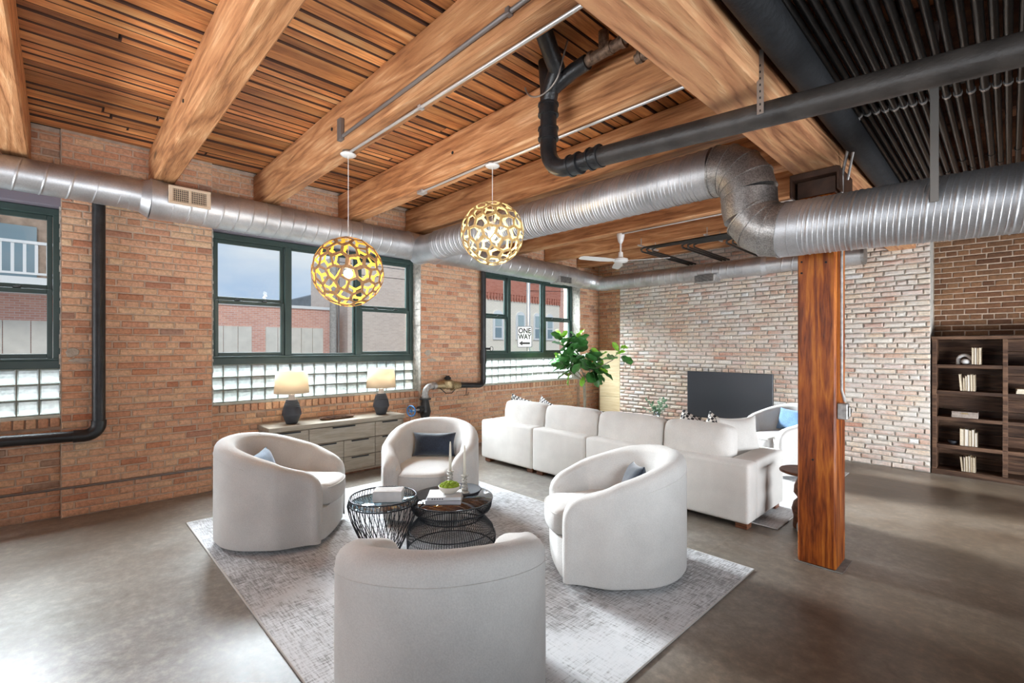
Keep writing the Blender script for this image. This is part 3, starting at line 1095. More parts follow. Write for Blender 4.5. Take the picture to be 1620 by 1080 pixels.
# ---------------------------------------------------------------- windows
def window(n, sh, vis=(0, 1, 2)):
    w = thing('window_%d' % n, None, None)
    struct(w)
    f = MB()
    Y0, Y1 = 1.205 + sh, 3.812 + sh
    X0, X1 = -0.30, -0.20
    f.bbox(X0, X1, Y0, Y1, 1.350, 1.425, .004)          # sill rail
    f.bbox(X0, X1 + .012, Y0, Y1, 1.425, 1.445, .003)
    f.bbox(X0, X1, Y0, Y1, 2.765, 2.828, .004)          # head
    f.bbox(X0, X1, Y0, Y0 + .055, 1.42, 2.77, .004)
    f.bbox(X0, X1, Y1 - .055, Y1, 1.42, 2.77, .004)
    f.build('frame', M['frame_green'], w)
    for my in (2.038, 2.949):
        g = MB()
        g.bbox(X0, X1 + .006, my - .033 + sh, my + .033 + sh, 1.42, 2.77, .004)
        g.build('mullion', M['frame_green'], w)
    lites = [(1.265, 2.003, 1), (2.073, 2.914, 0), (2.984, 3.755, 1)]
    for i, (a, b, dh) in enumerate(lites):
        if i not in vis:
            continue
        a, b = a + sh, b + sh
        parts = [(1.445, 2.08, -0.235), (2.08, 2.765, -0.265)] if dh else [(1.445, 2.765, -0.25)]
        for (z0, z1, xc) in parts:
            s = MB()
            st = .038 if dh else .022
            s.bbox(xc - .018, xc + .018, a, a + st, z0, z1, .003)
            s.bbox(xc - .018, xc + .018, b - st, b, z0, z1, .003)
            s.bbox(xc - .018, xc + .018, a + st, b - st, z0, z0 + st * 1.1, .003)
            s.bbox(xc - .018, xc + .018, a + st, b - st, z1 - st * 1.1, z1, .003)
            so = s.build('sash', M['frame_green'], w)
            p = MB()
            p.box(xc - .003, xc + .003, a + st, b - st, z0 + st, z1 - st)
            p.build('pane', M['pane'], so)
            if dh and z0 < 2:
                for q in (.3, .7):
                    l = MB()
                    yy = a + (b - a) * q
                    l.bbox(xc + .0, xc + .03, yy - .025, yy + .025, z1, z1 + .012, .003)
                    l.bbox(xc + .01, xc + .02, yy - .006, yy + .03, z1 + .012, z1 + .022, .002)
                    l.build('sash_lock', M['dark'], so)
    l = MB()
    l.bbox(-0.42, -0.085, Y0 - .003, Y1 + .003, 2.832, 3.018, .004)
    l.build('lintel', M['lintel'], w)
    # glass blocks in a mortar grid
    nb, rows = 18, 3
    gp = (Y1 - Y0) / nb
    gz = (1.348 - 0.925) / rows
    g = MB()
    for i in range(nb + 1):
        g.box(-.292, -.208, Y0 + i * gp - .0045, Y0 + i * gp + .0045, .925, 1.348)
    for j in range(rows + 1):
        g.box(-.293, -.207, Y0, Y1, .925 + j * gz - .0045, .925 + j * gz + .0045)
    g.build('block_joint', M['block_joint'], w)
    gm = bpy.data.meshes.get('glass_block_mesh')
    if gm is None:
        q = MB()
        bm = bmesh.new()
        bmesh.ops.create_cube(bm, size=1)
        for v in bm.verts:
            v.co = Vector((v.co.x * .08, v.co.y * (gp - .010), v.co.z * (gz - .010)))
        front = [f for f in bm.faces if abs(f.normal.x) > .9]
        bmesh.ops.inset_individual(bm, faces=front, thickness=.014, depth=-.006)
        q.bm(bm)
        for fi, f in enumerate(q.f):
            q.mi[fi] = 0 if min(q.v[i][0] for i in f) > .02 else 1
        gm = q.mesh('glass_block_mesh', [M['block'], M['block_clear']])
    for i in range(nb):
        yy = Y0 + (i + .5) * gp
        if yy < -1.0:
            continue
        for j in range(rows):
            link('glass_block', gm, w, (-.25, yy, .925 + (j + .5) * gz))
    # sill ledge of mortar
    s = MB()
    s.box(-.40, -.24, Y0, Y1, .905, .925)
    s.add([(-.24, Y0, .925), (-.24, Y1, .925), (-.07, Y1, .907), (-.07, Y0, .907)], [(0, 1, 2, 3)])
    s.build('sill_ledge', M['patch'], w)
    return w


window(1, -3.79, (1, 2))
window(2, 0.0)
window(3, 3.735)
# ragged light mortar edges of the reveals
for k, (y, sg) in enumerate(((0.02, -1), (1.20, 1), (3.817, -1), (7.52, 1))):
    t = MB()
    z = ZS
    while z < 2.8:
        h = random.uniform(.02, .05)
        d = random.uniform(.002, .012)
        y0, y1 = (y - d, y + .001) if sg < 0 else (y - .001, y + d)
        t.box(-.2, -.004 + random.uniform(-.004, .004), y0, y1, z, z + h)
        z += h
    o = t.build('trim_%d' % (k + 1), M['reveal'])
    struct(o)
# ---------------------------------------------------------------- ducts, pipes, conduits
def spiral(p0, p1, r, pitch=0.12, n=28, ridge=0.006, extra=()):
    """spiral-seam round duct between two points, one helical raised seam (plus fainter ribs)"""
    p0, p1 = Vector(p0), Vector(p1)
    ax = p1 - p0
    L = ax.length
    q = ax.to_track_quat('Z', 'X').to_matrix().to_4x4()
    Mx = Matrix.Translation(p0) @ q
    wq_ = .012 / pitch
    prof = [(0.0, 0), (.3 * wq_, ridge * .7), (.8 * wq_, ridge * .7), (1.1 * wq_, 0), (1.6 * wq_, 0), (1 - .5 * wq_, 0)]
    for e in extra:
        prof += [(e - .06, 0), (e - .03, 0), (e, ridge * .4), (e + .03, 0), (e + .06, 0)]
    prof.sort()
    m = len(prof)
    turns = int(L / pitch)
    vs, fs = [], []
    K = turns * m
    for k in range(K + m + 1):
        t, (fr, dr) = divmod(k, m)[0], prof[k % m]
        for j in range(n):
            a = 2 * PI * j / n
            z = (t + fr - j / n) * pitch
            z = min(max(z, 0), L)
            vs.append(Mx @ Vector(((r + dr) * math.cos(a), (r + dr) * math.sin(a), z)))
    for k in range(K + 1):
        for j in range(n):
            if j < n - 1:
                fs.append((k * n + j, k * n + j + 1, (k + 1) * n + j + 1, (k + 1) * n + j))
            else:
                # wraps to the next turn of the helix
                a, b = k * n + j, (k - m) * n
                if k - m >= 0 and (k - m + 1) * n < len(vs):
                    fs.append((k * n + j, (k - m) * n, (k - m + 1) * n, (k + 1) * n + j))
    mb = MB()
    mb.add(vs, fs, 0, True)
    # plain sleeves at both ends close the seam
    for c in ((0.0, pitch * 1.25), (L - pitch * 1.6, L)):
        mb.tube([Mx @ Vector((0, 0, c[0])), Mx @ Vector((0, 0, c[1]))], r + .003, n, 0, True)
    return mb


def ring(mb, c, ax, r, w=.012, h=.006, n=28, mi=0):
    c, ax = Vector(c), Vector(ax).normalized()
    mb.tube([c - ax * w / 2, c + ax * w / 2], r + h, n, mi, True)


# duct along the window wall
d1 = thing('window_wall_duct', 'long galvanised round duct running above the windows', 'duct')
sm = spiral((.26, -6.8, 2.975), (.26, 0.50, 2.975), .138, .165)
sm.build('narrow_duct_run', M['galv'], d1, sharp=50)
t = MB()
t.tube([(.26, .48, 2.972), (.26, .57, 2.966)], [.146, .146], 28)
t.tube([(.26, .56, 2.966), (.26, .63, 2.96)], [.146, .182], 28)
t.tube([(.26, .63, 2.96), (.26, .72, 2.957)], .188, 28)
t.build('reducer', M['galv'], d1, sharp=50)
spiral((.26, .70, 2.955), (.26, 3.42, 2.925), .180, .135).build('wide_duct_run', M['galv'], d1, sharp=50)
t = MB()
t.tube([(.26, 3.40, 2.925), (.26, 3.92, 2.915)], .186, 28)
t.tube([(.26, 3.60, 2.87), (.80, 3.60, 2.87)], .186, 28)
ring(t, (.26, 3.42, 2.925), (0, 1, 0), .186)
ring(t, (.26, 3.90, 2.915), (0, 1, 0), .186)
t.build('tee_fitting', M['galv'], d1, sharp=50)
spiral((.26, 3.88, 2.915), (.26, 6.95, 2.86), .172, .20, ridge=.004).build('far_duct_run', M['galv'], d1, sharp=50)
t = MB()
pts = []
for i in range(8):
    a = i / 7 * PI / 2
    pts.append((.26 + .32 * (1 - math.cos(a)), 6.93 + .55 * math.sin(a) * 1.0, 2.86 - .12 * i / 7))
t.tube(pts, [.176, .17, .165, .155, .145, .14, .135, .13], 28)
for i in (0, 2, 4, 6):
    ring(t, pts[i], Vector(pts[i + 1]) - Vector(pts[i]), .176 - i * .006, .01, .006)
t.build('gored_elbow', M['galv'], d1, sharp=40)

# beige register on the window duct
reg = thing('air_register', 'beige louvred air register on the duct beside the first brick pier', 'vent', (.462, .92, 2.985))
t = MB()
t.bbox(.0, .018, -.17, .17, -.085, -.06, .003)
t.bbox(.0, .018, -.17, .17, .06, .085, .003)
t.bbox(.0, .018, -.17, -.135, -.06, .06, .003)
t.bbox(.0, .018, .135, .17, -.06, .06, .003)
t.bbox(.0, .014, -.008, .008, -.06, .06, .003)
t.build('register_frame', M['beige_metal'], reg)
t = MB()
t.box(-.10, .004, -.16, .16, -.075, .075)
t.build('register_box', M['dark'], reg)
for k in range(18):
    yy = -.128 + k * .0145 + (.009 if k > 8 else 0)
    t = MB()
    t.box(.004, .010, yy - .0022, yy + .0022, -.06, .06)
    t.build('louvre', M['beige_metal'], reg)
t = MB()
for k in range(6):
    zz = -.05 + k * .02
    t.box(.002, .006, -.135, .135, zz - .0016, zz + .0016)
t.build('cross_bars', M['beige_metal'], reg)

# boxy diffuser on the far part of the same duct, and the one on the television wall duct
def diffuser(loc, rz, label):
    o = thing('duct_diffuser', label, 'vent', loc, rz, 'boxy duct diffusers')
    t = MB()
    t.bbox(-.12, .12, -.16, .16, -.06, .05, .006)
    t.build('diffuser_box', M['grey_iron'], o)
    t = MB()
    for k in range(9):
        t.box(.12, .126, -.145, .145, -.052 + k * .012, -.047 + k * .012)
    t.build('grille', M['dark'], o)
    return o


diffuser((.33, 6.55, 2.745), 0, 'small grey box diffuser under the duct above the third window')
diffuser((2.62, 7.40, 2.62), -PI / 2, 'grey box diffuser hanging under the duct on the television wall')

# duct along the television wall
d2 = thing('back_wall_duct', 'slim galvanised round duct running above the television', 'duct')
spiral((.55, 7.48, 2.74), (3.35, 7.48, 2.735), .128, .115).build('duct_run', M['galv'], d2, sharp=50)
t = MB()
t.tube([(3.33, 7.48, 2.735), (3.42, 7.48, 2.735)], .138, 28)
t.tube([(3.42, 7.48, 2.735), (3.48, 7.48, 2.735)], [.138, .118], 28)
t.build('reducer', M['galv'], d2, sharp=50)
spiral((3.46, 7.48, 2.735), (4.62, 7.48, 2.73), .115, .13).build('end_run', M['galv'], d2, sharp=50)
t = MB()
t.tube([(4.60, 7.48, 2.73), (4.635, 7.48, 2.73)], .122, 28)
t.build('end_cap', M['galv_dark'], d2, sharp=50)

# big spiral duct crossing the room, S-bend in front of the post, then on to the right
d3 = thing('spiral_duct', 'large galvanised spiral duct crossing the room with an S-bend before the post', 'duct')
YB = 3.60
spiral((.78, YB, 2.885), (4.37, YB, 2.87), .178, .092, 36, .010, (.36, .68)).build('upper_run', M['galv'], d3, sharp=50)
t = MB()


def gores(pts, r, mb, n=36):
    mb.tube(pts, r, n, 0, True, True)
    for i in range(len(pts)):
        a = Vector(pts[min(i + 1, len(pts) - 1)]) - Vector(pts[max(i - 1, 0)])
        ring(mb, pts[i], a, r, .012, .005, n)


R1 = .225
c1 = Vector((4.385, YB, 2.87 - R1))
pts = [c1 + Vector((R1 * math.sin(a), 0, R1 * math.cos(a))) for a in [i / 4 * math.radians(88) for i in range(5)]]
end = pts[-1]
dirv = Vector((math.cos(math.radians(88)), 0, -math.sin(math.radians(88))))
R2 = .225
end0 = end
end = end + dirv * .085
c2 = end + Vector((math.sin(math.radians(88)), 0, math.cos(math.radians(88)))) * R2 + dirv * .0
p2 = [c2 + Vector((-R2 * math.sin(a), 0, -R2 * math.cos(a))) for a in [math.radians(88) * (1 - i / 4) for i in range(5)]]
gores([tuple(p) for p in pts], .185, t)
gores([tuple(p) for p in p2[1:]], .185, t)
t.tube([tuple(end0), tuple(end), tuple(p2[1])], .185, 36)
t.build('gored_s_bend', M['galv_dark'], d3, sharp=30)
pe = p2[-1]
spiral((pe.x - .02, YB, pe.z), (9.2, YB, pe.z - .12), .180, .115, 36, .006, (.35, .6, .85)).build('lower_run', M['galv'], d3, sharp=50)
S_END = pe
# straps holding the lower run
for (x, lab) in ((5.63, 'flat grey metal strap hanging the right-hand spiral duct'),):
    t = MB()
    t.bbox(x - .018, x + .018, YB - .19, YB - .184, pe.z - .02, 3.3, .001)
    o = t.build('duct_strap', M['strap'])
    tag(o, lab, 'strap')

# black cast-iron drain: run, elbow, stack, wye
cp = thing('drain_pipe', 'black cast-iron drain pipe bending down from the deck and running right under the girder', 'pipe')
PR = .056
t = MB()
xs, yp, zb = 3.735, 2.42, 2.715
pts = [(xs, yp, 3.33), (xs, yp, 2.90)]
for i in range(1, 8):
    a = i / 7 * PI / 2
    pts.append((xs + .17 * (1 - math.cos(a)), yp, 2.90 - .17 * math.sin(a)))
pts += [(4.14, yp, 2.728)]
t.tube(pts, PR, 20)
t.build('stack_and_elbow', M['black_iron'], cp, sharp=50)
t = MB()
t.tube([(4.10, yp, 2.728), (8.6, yp, 2.37)], .058, 24)
t.build('horizontal_run', M['brown_iron'], cp, sharp=50)


def hub(mb, c, ax, r, w=.07):
    c, ax = Vector(c), Vector(ax).normalized()
    mb.tube([c - ax * w / 2, c + ax * w / 2], r + .009, 20)
    mb.tube([c - ax * (w / 2 + .006), c - ax * (w / 2 - .008)], r + .015, 20)
    mb.tube([c + ax * (w / 2 - .008), c + ax * (w / 2 + .006)], r + .015, 20)


for (c, ax) in (((xs, yp, 3.165), (0, 0, 1)), ((xs, yp, 3.0), (0, 0, 1)), ((3.97, yp, 2.729), (1, 0, 0)), ((4.13, yp, 2.728), (1, 0, 0))):
    t = MB()
    hub(t, c, ax, PR)
    t.build('hub_coupling', M['black_iron'], cp, sharp=50)
t = MB()
t.tube([(xs, yp, 3.30), (xs - .0, yp - .02, 3.49)], PR, 18)
t.tube([(xs, yp, 3.20), (xs + .05, yp - .03, 3.28), (xs + .13, yp - .06, 3.36)], PR * .98, 18)
t.tube([(xs + .13, yp - .06, 3.36), (xs + .19, yp - .26, 3.50)], PR, 18)
t.tube([(xs + .05, yp - .02, 3.28), (xs + .22, yp, 3.34), (xs + .33, yp, 3.35)], PR * .85, 18)
t.build('wye_fitting', M['black_iron'], cp, sharp=50)
t = MB()
t.tube([(xs + .30, yp, 3.35), (4.33, yp, 3.36)], .034, 16)
t.tube([(4.19, yp, 3.36), (4.19, yp, 3.48)], .032, 16)
for q in (4.1, 4.24, 4.33):
    t.tube([(q - .012, yp, 3.36), (q + .012, yp, 3.36)], .041, 16)
t.tube([(4.33, yp, 3.36), (4.40, yp, 3.37), (4.43, yp - .02, 3.42), (4.43, yp - .1, 3.44)], .027, 14)
t.build('branch_pipe', M['rust'], cp, sharp=50)
t = MB()
t.tube([(4.46, yp, 3.40), (4.47, yp, 3.26), (4.52, yp, 3.23), (4.66, yp, 3.23)], .036, 16)
t.tube([(4.44, yp - .04, 3.185), (4.70, yp - .04, 3.20)], .028, 14)
for q in (4.47, 4.60):
    t.tube([(q - .01, yp - .04, 3.19), (q + .01, yp - .04, 3.19)], .036, 14)
t.build('rusty_elbow', M['rust'], cp, sharp=50)
# perforated hanger strap round the wye
t = MB()
sp = []
for i in range(15):
    a = PI * (0.05 + 0.9 * i / 14)
    sp.append((xs + .02 + .16 * math.cos(a), yp - .085, 3.36 - .13 * math.sin(a)))
sp = [(xs + .24, yp - .085, 3.49)] + sp
t.tube(sp, .006, 6)
t.build('hanger_strap', M['strap'], cp)
t = MB()
t.bbox(5.095, 5.125, yp - .064, yp - .061, 2.63, 2.93, .001)
for k in range(8):
    t.box(5.107, 5.113, yp - .0655, yp - .064, 2.64 + k * .03, 2.65 + k * .03, 1)
t.build('perforated_strap', [M['strap'], M['dark']], cp)

# vertical black stand pipe on the first pier
vp = thing('stand_pipe', 'glossy black pipe down the first brick pier turning left along the wall', 'pipe')
t = MB()
pts = [(.072, .275, 2.90), (.072, .275, .84)]
for i in range(1, 7):
    a = i / 6 * PI / 2
    pts.append((.075, .275 - .10 * (1 - math.cos(a)), .84 - .10 * math.sin(a)))
pts += [(.075, -.3, .755), (.075, -6.8, .86)]
t.tube(pts, .049, 20)
t.build('pipe_run', M['black_iron'], vp, sharp=50)
t = MB()
pts = [(.075, .275, .86)] + pts[1:9][0:0]
el = [(.075, .275, .87), (.075, .275, .84)] + [(.075, .275 - .10 * (1 - math.cos(i / 6 * PI / 2)), .84 - .10 * math.sin(i / 6 * PI / 2)) for i in range(1, 7)] + [(.075, .10, .742)]
t.tube(el, .057, 20)
t.build('elbow_fitting', M['black_iron'], vp, sharp=50)
t = MB()
t.tube([(.075, .275, 2.895), (.075, .275, 2.903)], .052, 20)
t.build('wire_tie', M['strap'], vp)

# cable conduit low on the brick
t = MB()
t.tube([(.016, -6.8, .31), (.016, -.34, .285), (.016, -.1, .278), (.014, .3, .266), (.014, .7, .262), (.014, 1.19, .258)], .010, 8)
t.tube([(-.05, -6.8, .27), (-.05, -.34, .262), (.02, -.05, .270)], .006, 6)
o = t.build('wall_cable', M['conduit_dark'])
tag(o, 'thin grey cable conduit clipped low along the brick wall', 'conduit')

# gas / water assembly between the windows
va = thing('valve_assembly', 'pipe run on the second pier with meter and blue handwheel valve', 'valve')
t = MB()
pts = [(.08, 4.935, 2.775), (.08, 4.935, 1.03)]
for i in range(1, 6):
    a = i / 5 * PI / 2
    pts.append((.08, 4.935 - .09 * (1 - math.cos(a)), 1.03 - .09 * math.sin(a)))
pts += [(.08, 4.45, .965)]
t.tube(pts, .042, 16)
t.tube([(.08, 4.935, 1.28), (.08, 4.935, 1.50)], .052, 16)
t.build('black_riser', M['black_iron'], va, sharp=50)
t = MB()
t.tube([(.09, 4.45, .965), (.09, 4.30, .965)], [.05, .075], 16)
t.lathe([(0, -.08), (.09, -.05), (.105, 0), (.095, .05), (.05, .07), (0, .072)], 16, M=Matrix.Translation((.10, 4.22, .99)))
t.tube([(.09, 4.15, .985), (.09, 4.02, .98)], [.07, .045], 16)
t.build('meter_body', M['brass'], va, sharp=50)
t = MB()
t.lathe([(0, .07), (.045, .07), (.05, .10), (.03, .115), (.03, .13), (0, .13)], 14, M=Matrix.Translation((.10, 4.22, .99)))
t.tube([(.12, 4.36, .93), (.14, 4.27, .86), (.14, 4.16, .86), (.12, 4.06, .95)], .006, 6)
t.build('meter_cap_and_wire', M['dark'], va, sharp=50)
t = MB()
pts = [(.09, 4.03, .98), (.09, 3.93, .98)]
for i in range(1, 6):
    a = i / 5 * PI / 2
    pts.append((.09, 3.93 - .10 * math.sin(a), .98 - .10 * (1 - math.cos(a))))
pts += [(.09, 3.83, .80)]
t.tube(pts, .045, 16)
t.tube([(.09, 4.0, .98), (.09, 3.96, .98)], .055, 16)
t.tube([(.09, 3.83, .85), (.09, 3.83, .82)], .055, 16)
t.build('grey_elbow', M['grey_iron'], va, sharp=50)
t = MB()
t.tube([(.09, 3.83, .81), (.09, 3.83, .79)], .085, 16)
t.tube([(.09, 3.83, .79), (.09, 3.83, .62)], [.05, .085], 16)
t.tube([(.09, 3.83, .62), (.09, 3.83, .50)], [.085, .05], 16)
t.tube([(.09, 3.83, .50), (.09, 3.83, .02)], .045, 16)
t.tube([(.09, 3.80, .66), (.13, 3.70, .66)], .05, 14)
t.build('valve_body', M['black_iron'], va, sharp=50)
t = MB()
t.tube([(.13, 3.70, .66), (.17, 3.55, .66)], .014, 10)
t.build('valve_stem', M['conduit'], va, sharp=50)
wh = MB()
Mw = Matrix.Translation((.175, 3.545, .66)) @ (Vector((.30, -.95, 0)).to_track_quat('Z', 'Y').to_matrix().to_4x4())
pr = [Mw @ Vector((.072 * math.cos(2 * PI * i / 24), .072 * math.sin(2 * PI * i / 24), 0)) for i in range(25)]
wh.tube(pr, .010, 8, caps=False)
for k in range(5):
    a = 2 * PI * k / 5
    wh.tube([Mw @ Vector((.01 * math.cos(a), .01 * math.sin(a), 0)), Mw @ Vector((.07 * math.cos(a), .07 * math.sin(a), 0))], .006, 6)
wh.lathe([(0, -.012), (.018, -.012), (.018, .012), (0, .014)], 12, M=Mw)
wh.build('blue_handwheel', M['blue_paint'], va, sharp=50)
t = MB()
t.tube([(.08, 4.60, .93), (.06, 4.60, .80)], .008, 8)
t.tube([(.06, 4.56, .80), (.06, 4.64, .80)], .006, 8)
t.tube([(.06, 4.63, .80), (.06, 4.65, .84)], .006, 8)
t.build('drain_tap', M['rust'], va)
# small grey valve stub in front of the third window
t = MB()
t.tube([(.08, 4.94, 1.52), (.16, 5.02, 1.52)], .018, 10)
t.lathe([(.032, -.005), (.04, 0), (.032, .005)], 14, M=Matrix.Translation((.17, 5.03, 1.52)) @ Matrix.Rotation(PI / 2, 4, 'Y'), close=True)
t.build('stub_handle', M['dark'], va)

# black conduits above the right-hand duct, running along the room
PX = [5.238, 5.283, 5.327, 5.372, 5.416, 5.460, 5.502, 5.548, 5.596, 5.652, 5.700, 5.756, 5.812, 5.860, 5.905, 5.955]
for k, x in enumerate(PX):
    r = .0175 if k % 4 else .021
    cpz = thing('ceiling_pipe', 'black steel pipe in the bundle right of the girder, %s counted from the girder' % ORD[k], 'pipe', (x, 0, 3.04), 0, 'black pipes under the dark ceiling')
    t = MB()
    jog = random.uniform(-.004, .004)
    t.tube([(0, -6.8, jog), (0, 3.0, 0), (jog, 7.74, -jog)], r, 10)
    t.build('pipe_run', M['black_pipe'], cpz, sharp=50)
    for yy in (3.72 + k * .01, 5.2 + (k % 3) * .25):
        q = MB()
        q.tube([(0, yy - .012, 0), (0, yy + .012, 0)], r + .004, 10)
        q.build('clip', M['conduit'] if yy < 4.5 else M['black_pipe'], cpz)
for (yr, lr) in ((3.74, 'black channel rack above the clipped black pipes near the spiral duct'), (.52, 'black channel rack above the black ceiling pipes, nearer the camera')):
    t = MB()
    t.bbox(5.2, 6.3, yr - .02, yr + .02, 3.062, 3.085, .002)
    o = t.build('pipe_rack', M['black_pipe'])
    tag(o, lr, 'rack')
t = MB()
t.tube([(5.217, -6.8, 2.92), (5.205, 3.0, 2.92), (5.19, 7.7, 2.92)], .073, 24)
o = t.build('insulated_pipe', M['insulation'])
tag(o, 'thick black insulated pipe running beside the timber girder', 'pipe')
# short copper-brown stub hanging between the pipes
t = MB()
t.tube([(5.63, 1.2, 3.16), (5.63, 2.75, 3.14)], .035, 16)
o = t.build('stub_pipe', M['rust'])
tag(o, 'short brown pipe with a capped end above the black pipes', 'pipe')
# bundle of thin black lines bending toward the back wall
for k in range(9):
    t = MB()
    y0 = 6.15 + k * .055
    z0 = 2.99
    x_end = 2.15 + (k // 3) * .55 + (k % 3) * .06
    t.tube([(4.81, y0, z0), (x_end + .1, y0, z0), (x_end + .03, y0 + .03, z0 - .01), (x_end, y0 + .10, z0 - .03), (x_end, 7.74, z0 - .05)], .0135, 8)
    o = t.build('bent_pipe', M['black_pipe'])
    tag(o, 'thin black pipe bending toward the television wall behind the fan, %s from the front' % ORD[k], 'pipe', 'thin bent pipes behind the ceiling fan')
for k, (xx, yy) in enumerate(((2.20, 6.35), (3.15, 6.4))):
    t = MB()
    t.bbox(xx - .015, xx + .015, yy - .28, yy + .28, 3.01, 3.03, .002)
    t.tube([(xx, yy - .2, 3.02), (xx, yy - .2, 3.13)], .006, 8)
    t.tube([(xx, yy + .2, 3.02), (xx, yy + .2, 3.13)], .006, 8)
    o = t.build('pipe_hanger', M['conduit'])
    tag(o, 'small hanger rack holding the thin bent pipes, %s' % ('nearer the fan' if k == 0 else 'farther right of the fan'), 'rack')

# electrical conduits
t = MB()
t.tube([(2.30, 1.605, 3.19), (4.30, 1.60, 3.19), (4.9, 1.60, 3.19)], .013, 10)
t.bbox(2.27, 2.33, 1.58, 1.615, 3.16, 3.33, .004)
t.bbox(4.20, 4.23, 1.58, 1.615, 3.17, 3.21, .004)
o = t.build('wall_conduit', M['conduit_dark'])
tag(o, 'dull grey conduit along the side of the first pendant beam', 'conduit')
t = MB()
t.tube([(2.26, 1.70, 3.117), (4.9, 1.745, 3.117)], .011, 10)
t.bbox(3.23, 3.26, 1.70, 1.74, 3.105, 3.131, .003)
o = t.build('white_conduit', M['conduit'])
tag(o, 'light metal conduit under the first pendant beam, leading to its canopy', 'conduit')
t = MB()
t.tube([(1.80, 2.66, 3.117), (2.80, 2.66, 3.117), (2.92, 2.70, 3.117), (4.9, 2.735, 3.117)], .011, 10)
t.bbox(1.76, 1.85, 2.63, 2.70, 3.095, 3.13, .004)
o = t.build('white_conduit', M['conduit'])
tag(o, 'light metal conduit with end box under the second pendant beam', 'conduit')
t = MB()
t.tube([(2.2, 5.66, 3.117), (4.9, 5.66, 3.117)], .011, 10)
o = t.build('white_conduit', M['conduit'])
tag(o, 'light metal conduit under the beam of the ceiling fan', 'conduit')
pc = thing('post_conduit', 'grey conduit with a switch box down the right side of the orange post', 'conduit')
t = MB()
t.tube([(5.22, 3.70, 3.08), (5.20, 3.76, 2.98), (5.112, 3.92, 2.75), (5.105, 3.93, 2.6), (5.105, 3.93, 1.25), (5.125, 3.93, 1.17)], .010, 10)
t.tube([(5.25, 3.70, 3.08), (5.23, 3.76, 2.98), (5.14, 3.93, 2.70)], .008, 10)
t.build('conduit_run', M['grey_iron'], pc)
t = MB()
t.bbox(5.085, 5.145, 3.895, 3.965, 1.05, 1.16, .005)
t.build('switch_box', M['grey_iron'], pc)
t = MB()
t.bbox(5.146, 5.158, 3.91, 3.95, 1.07, 1.14, .004)
t.bbox(5.158, 5.17, 3.925, 3.935, 1.10, 1.125, .002)
t.build('switch', M['strap'], pc)
# ---------------------------------------------------------------- soft shapes
def smoothstep(a, b, x):
    t = max(0.0, min(1.0, (x - a) / (b - a)))
    return t * t * (3 - 2 * t)


def softbox(sx, sy, sz, puff=0.03, e=6, n=10, wr=0.0, seed=0, M_=None, corner=0.0):
    """cushion: rounded box whose big faces swell; seams left slightly pinched.  thin axis = y"""
    rnd = random.Random(seed)
    ph = [rnd.uniform(0, 6.28) for _ in range(6)]
    bm = bmesh.new()
    bmesh.ops.create_cube(bm, size=2)
    bmesh.ops.subdivide_edges(bm, edges=bm.edges[:], cuts=n, use_grid_fill=True)
    if puff < 0:
        # throw pillow: pointed corners, hollow edges, swollen middle
        for v in bm.verts:
            x, y, z = v.co
            k = ((1 - abs(x) ** 3) * (1 - abs(z) ** 3)) ** .6
            w = wr * math.sin(7 * x + ph[0] + 5 * z)
            v.co = Vector((x * (1 - .09 * (1 - z * z)) * sx / 2, y * sy / 2 * (.04 + .96 * k) + w, z * (1 - .09 * (1 - x * x)) * sz / 2))
        if M_ is not None:
            bm.transform(M_)
        return bm
    for v in bm.verts:
        x, y, z = v.co
        m = (abs(x) ** e + abs(y) ** e + abs(z) ** e) ** (1 / e)
        mm = max(abs(x), abs(y), abs(z))
        k = mm / m if m > 0 else 1
        x, y, z = x * k, y * k, z * k
        sw = (1 - abs(x) ** 2.5) * (1 - abs(z) ** 2.5)
        yy = y * (sy / 2) * (0.75 if puff > 0 else 1) + (y) * puff * sw
        pinch = corner * (abs(x) * abs(z)) ** 2
        w = wr * (math.sin(9 * x + ph[0] + 4 * z) * math.sin(5 * z + ph[1]) + .6 * math.sin(17 * x + ph[2]) * abs(z) ** 3)
        v.co = Vector((x * sx / 2 * (1 + pinch) , yy + w, z * sz / 2 * (1 + pinch)))
    if M_ is not None:
        bm.transform(M_)
    return bm


def cushion_obj(name, mat, dims, parent=None, loc=(0, 0, 0), rot=(0, 0, 0), puff=.03, e=6, wr=0.0, seed=0, corner=0.0, n=10):
    mb = MB()
    mb.bm(softbox(*dims, puff=puff, e=e, wr=wr, seed=seed, corner=corner, n=n), 0, True)
    me = mb.mesh(name, mat)
    return link(name, me, parent, loc, rot)


# ---------------------------------------------------------------- barrel chairs
CW, CL, CT = 0.44, 0.44, 0.30


def footprint(n=64):
    """outer plan of the shell from left front to right front (facing +Y)"""
    pts = []
    for i in range(17):          # left side, front to back
        t = i / 16
        y = CL * (1 - t)
        x = CW - (CW - CT - 0.05) * smoothstep(0.35, 1.0, y / CL) ** 1.0
        pts.append((-x, y))
    for i in range(1, 32):
        a = PI + PI * i / 32
        pts.append((CW * math.cos(a), CW * math.sin(a)))
    for i in range(17):
        t = i / 16
        y = CL * t
        x = CW - (CW - CT - 0.05) * smoothstep(0.35, 1.0, y / CL) ** 1.0
        pts.append((x, y))
    return pts


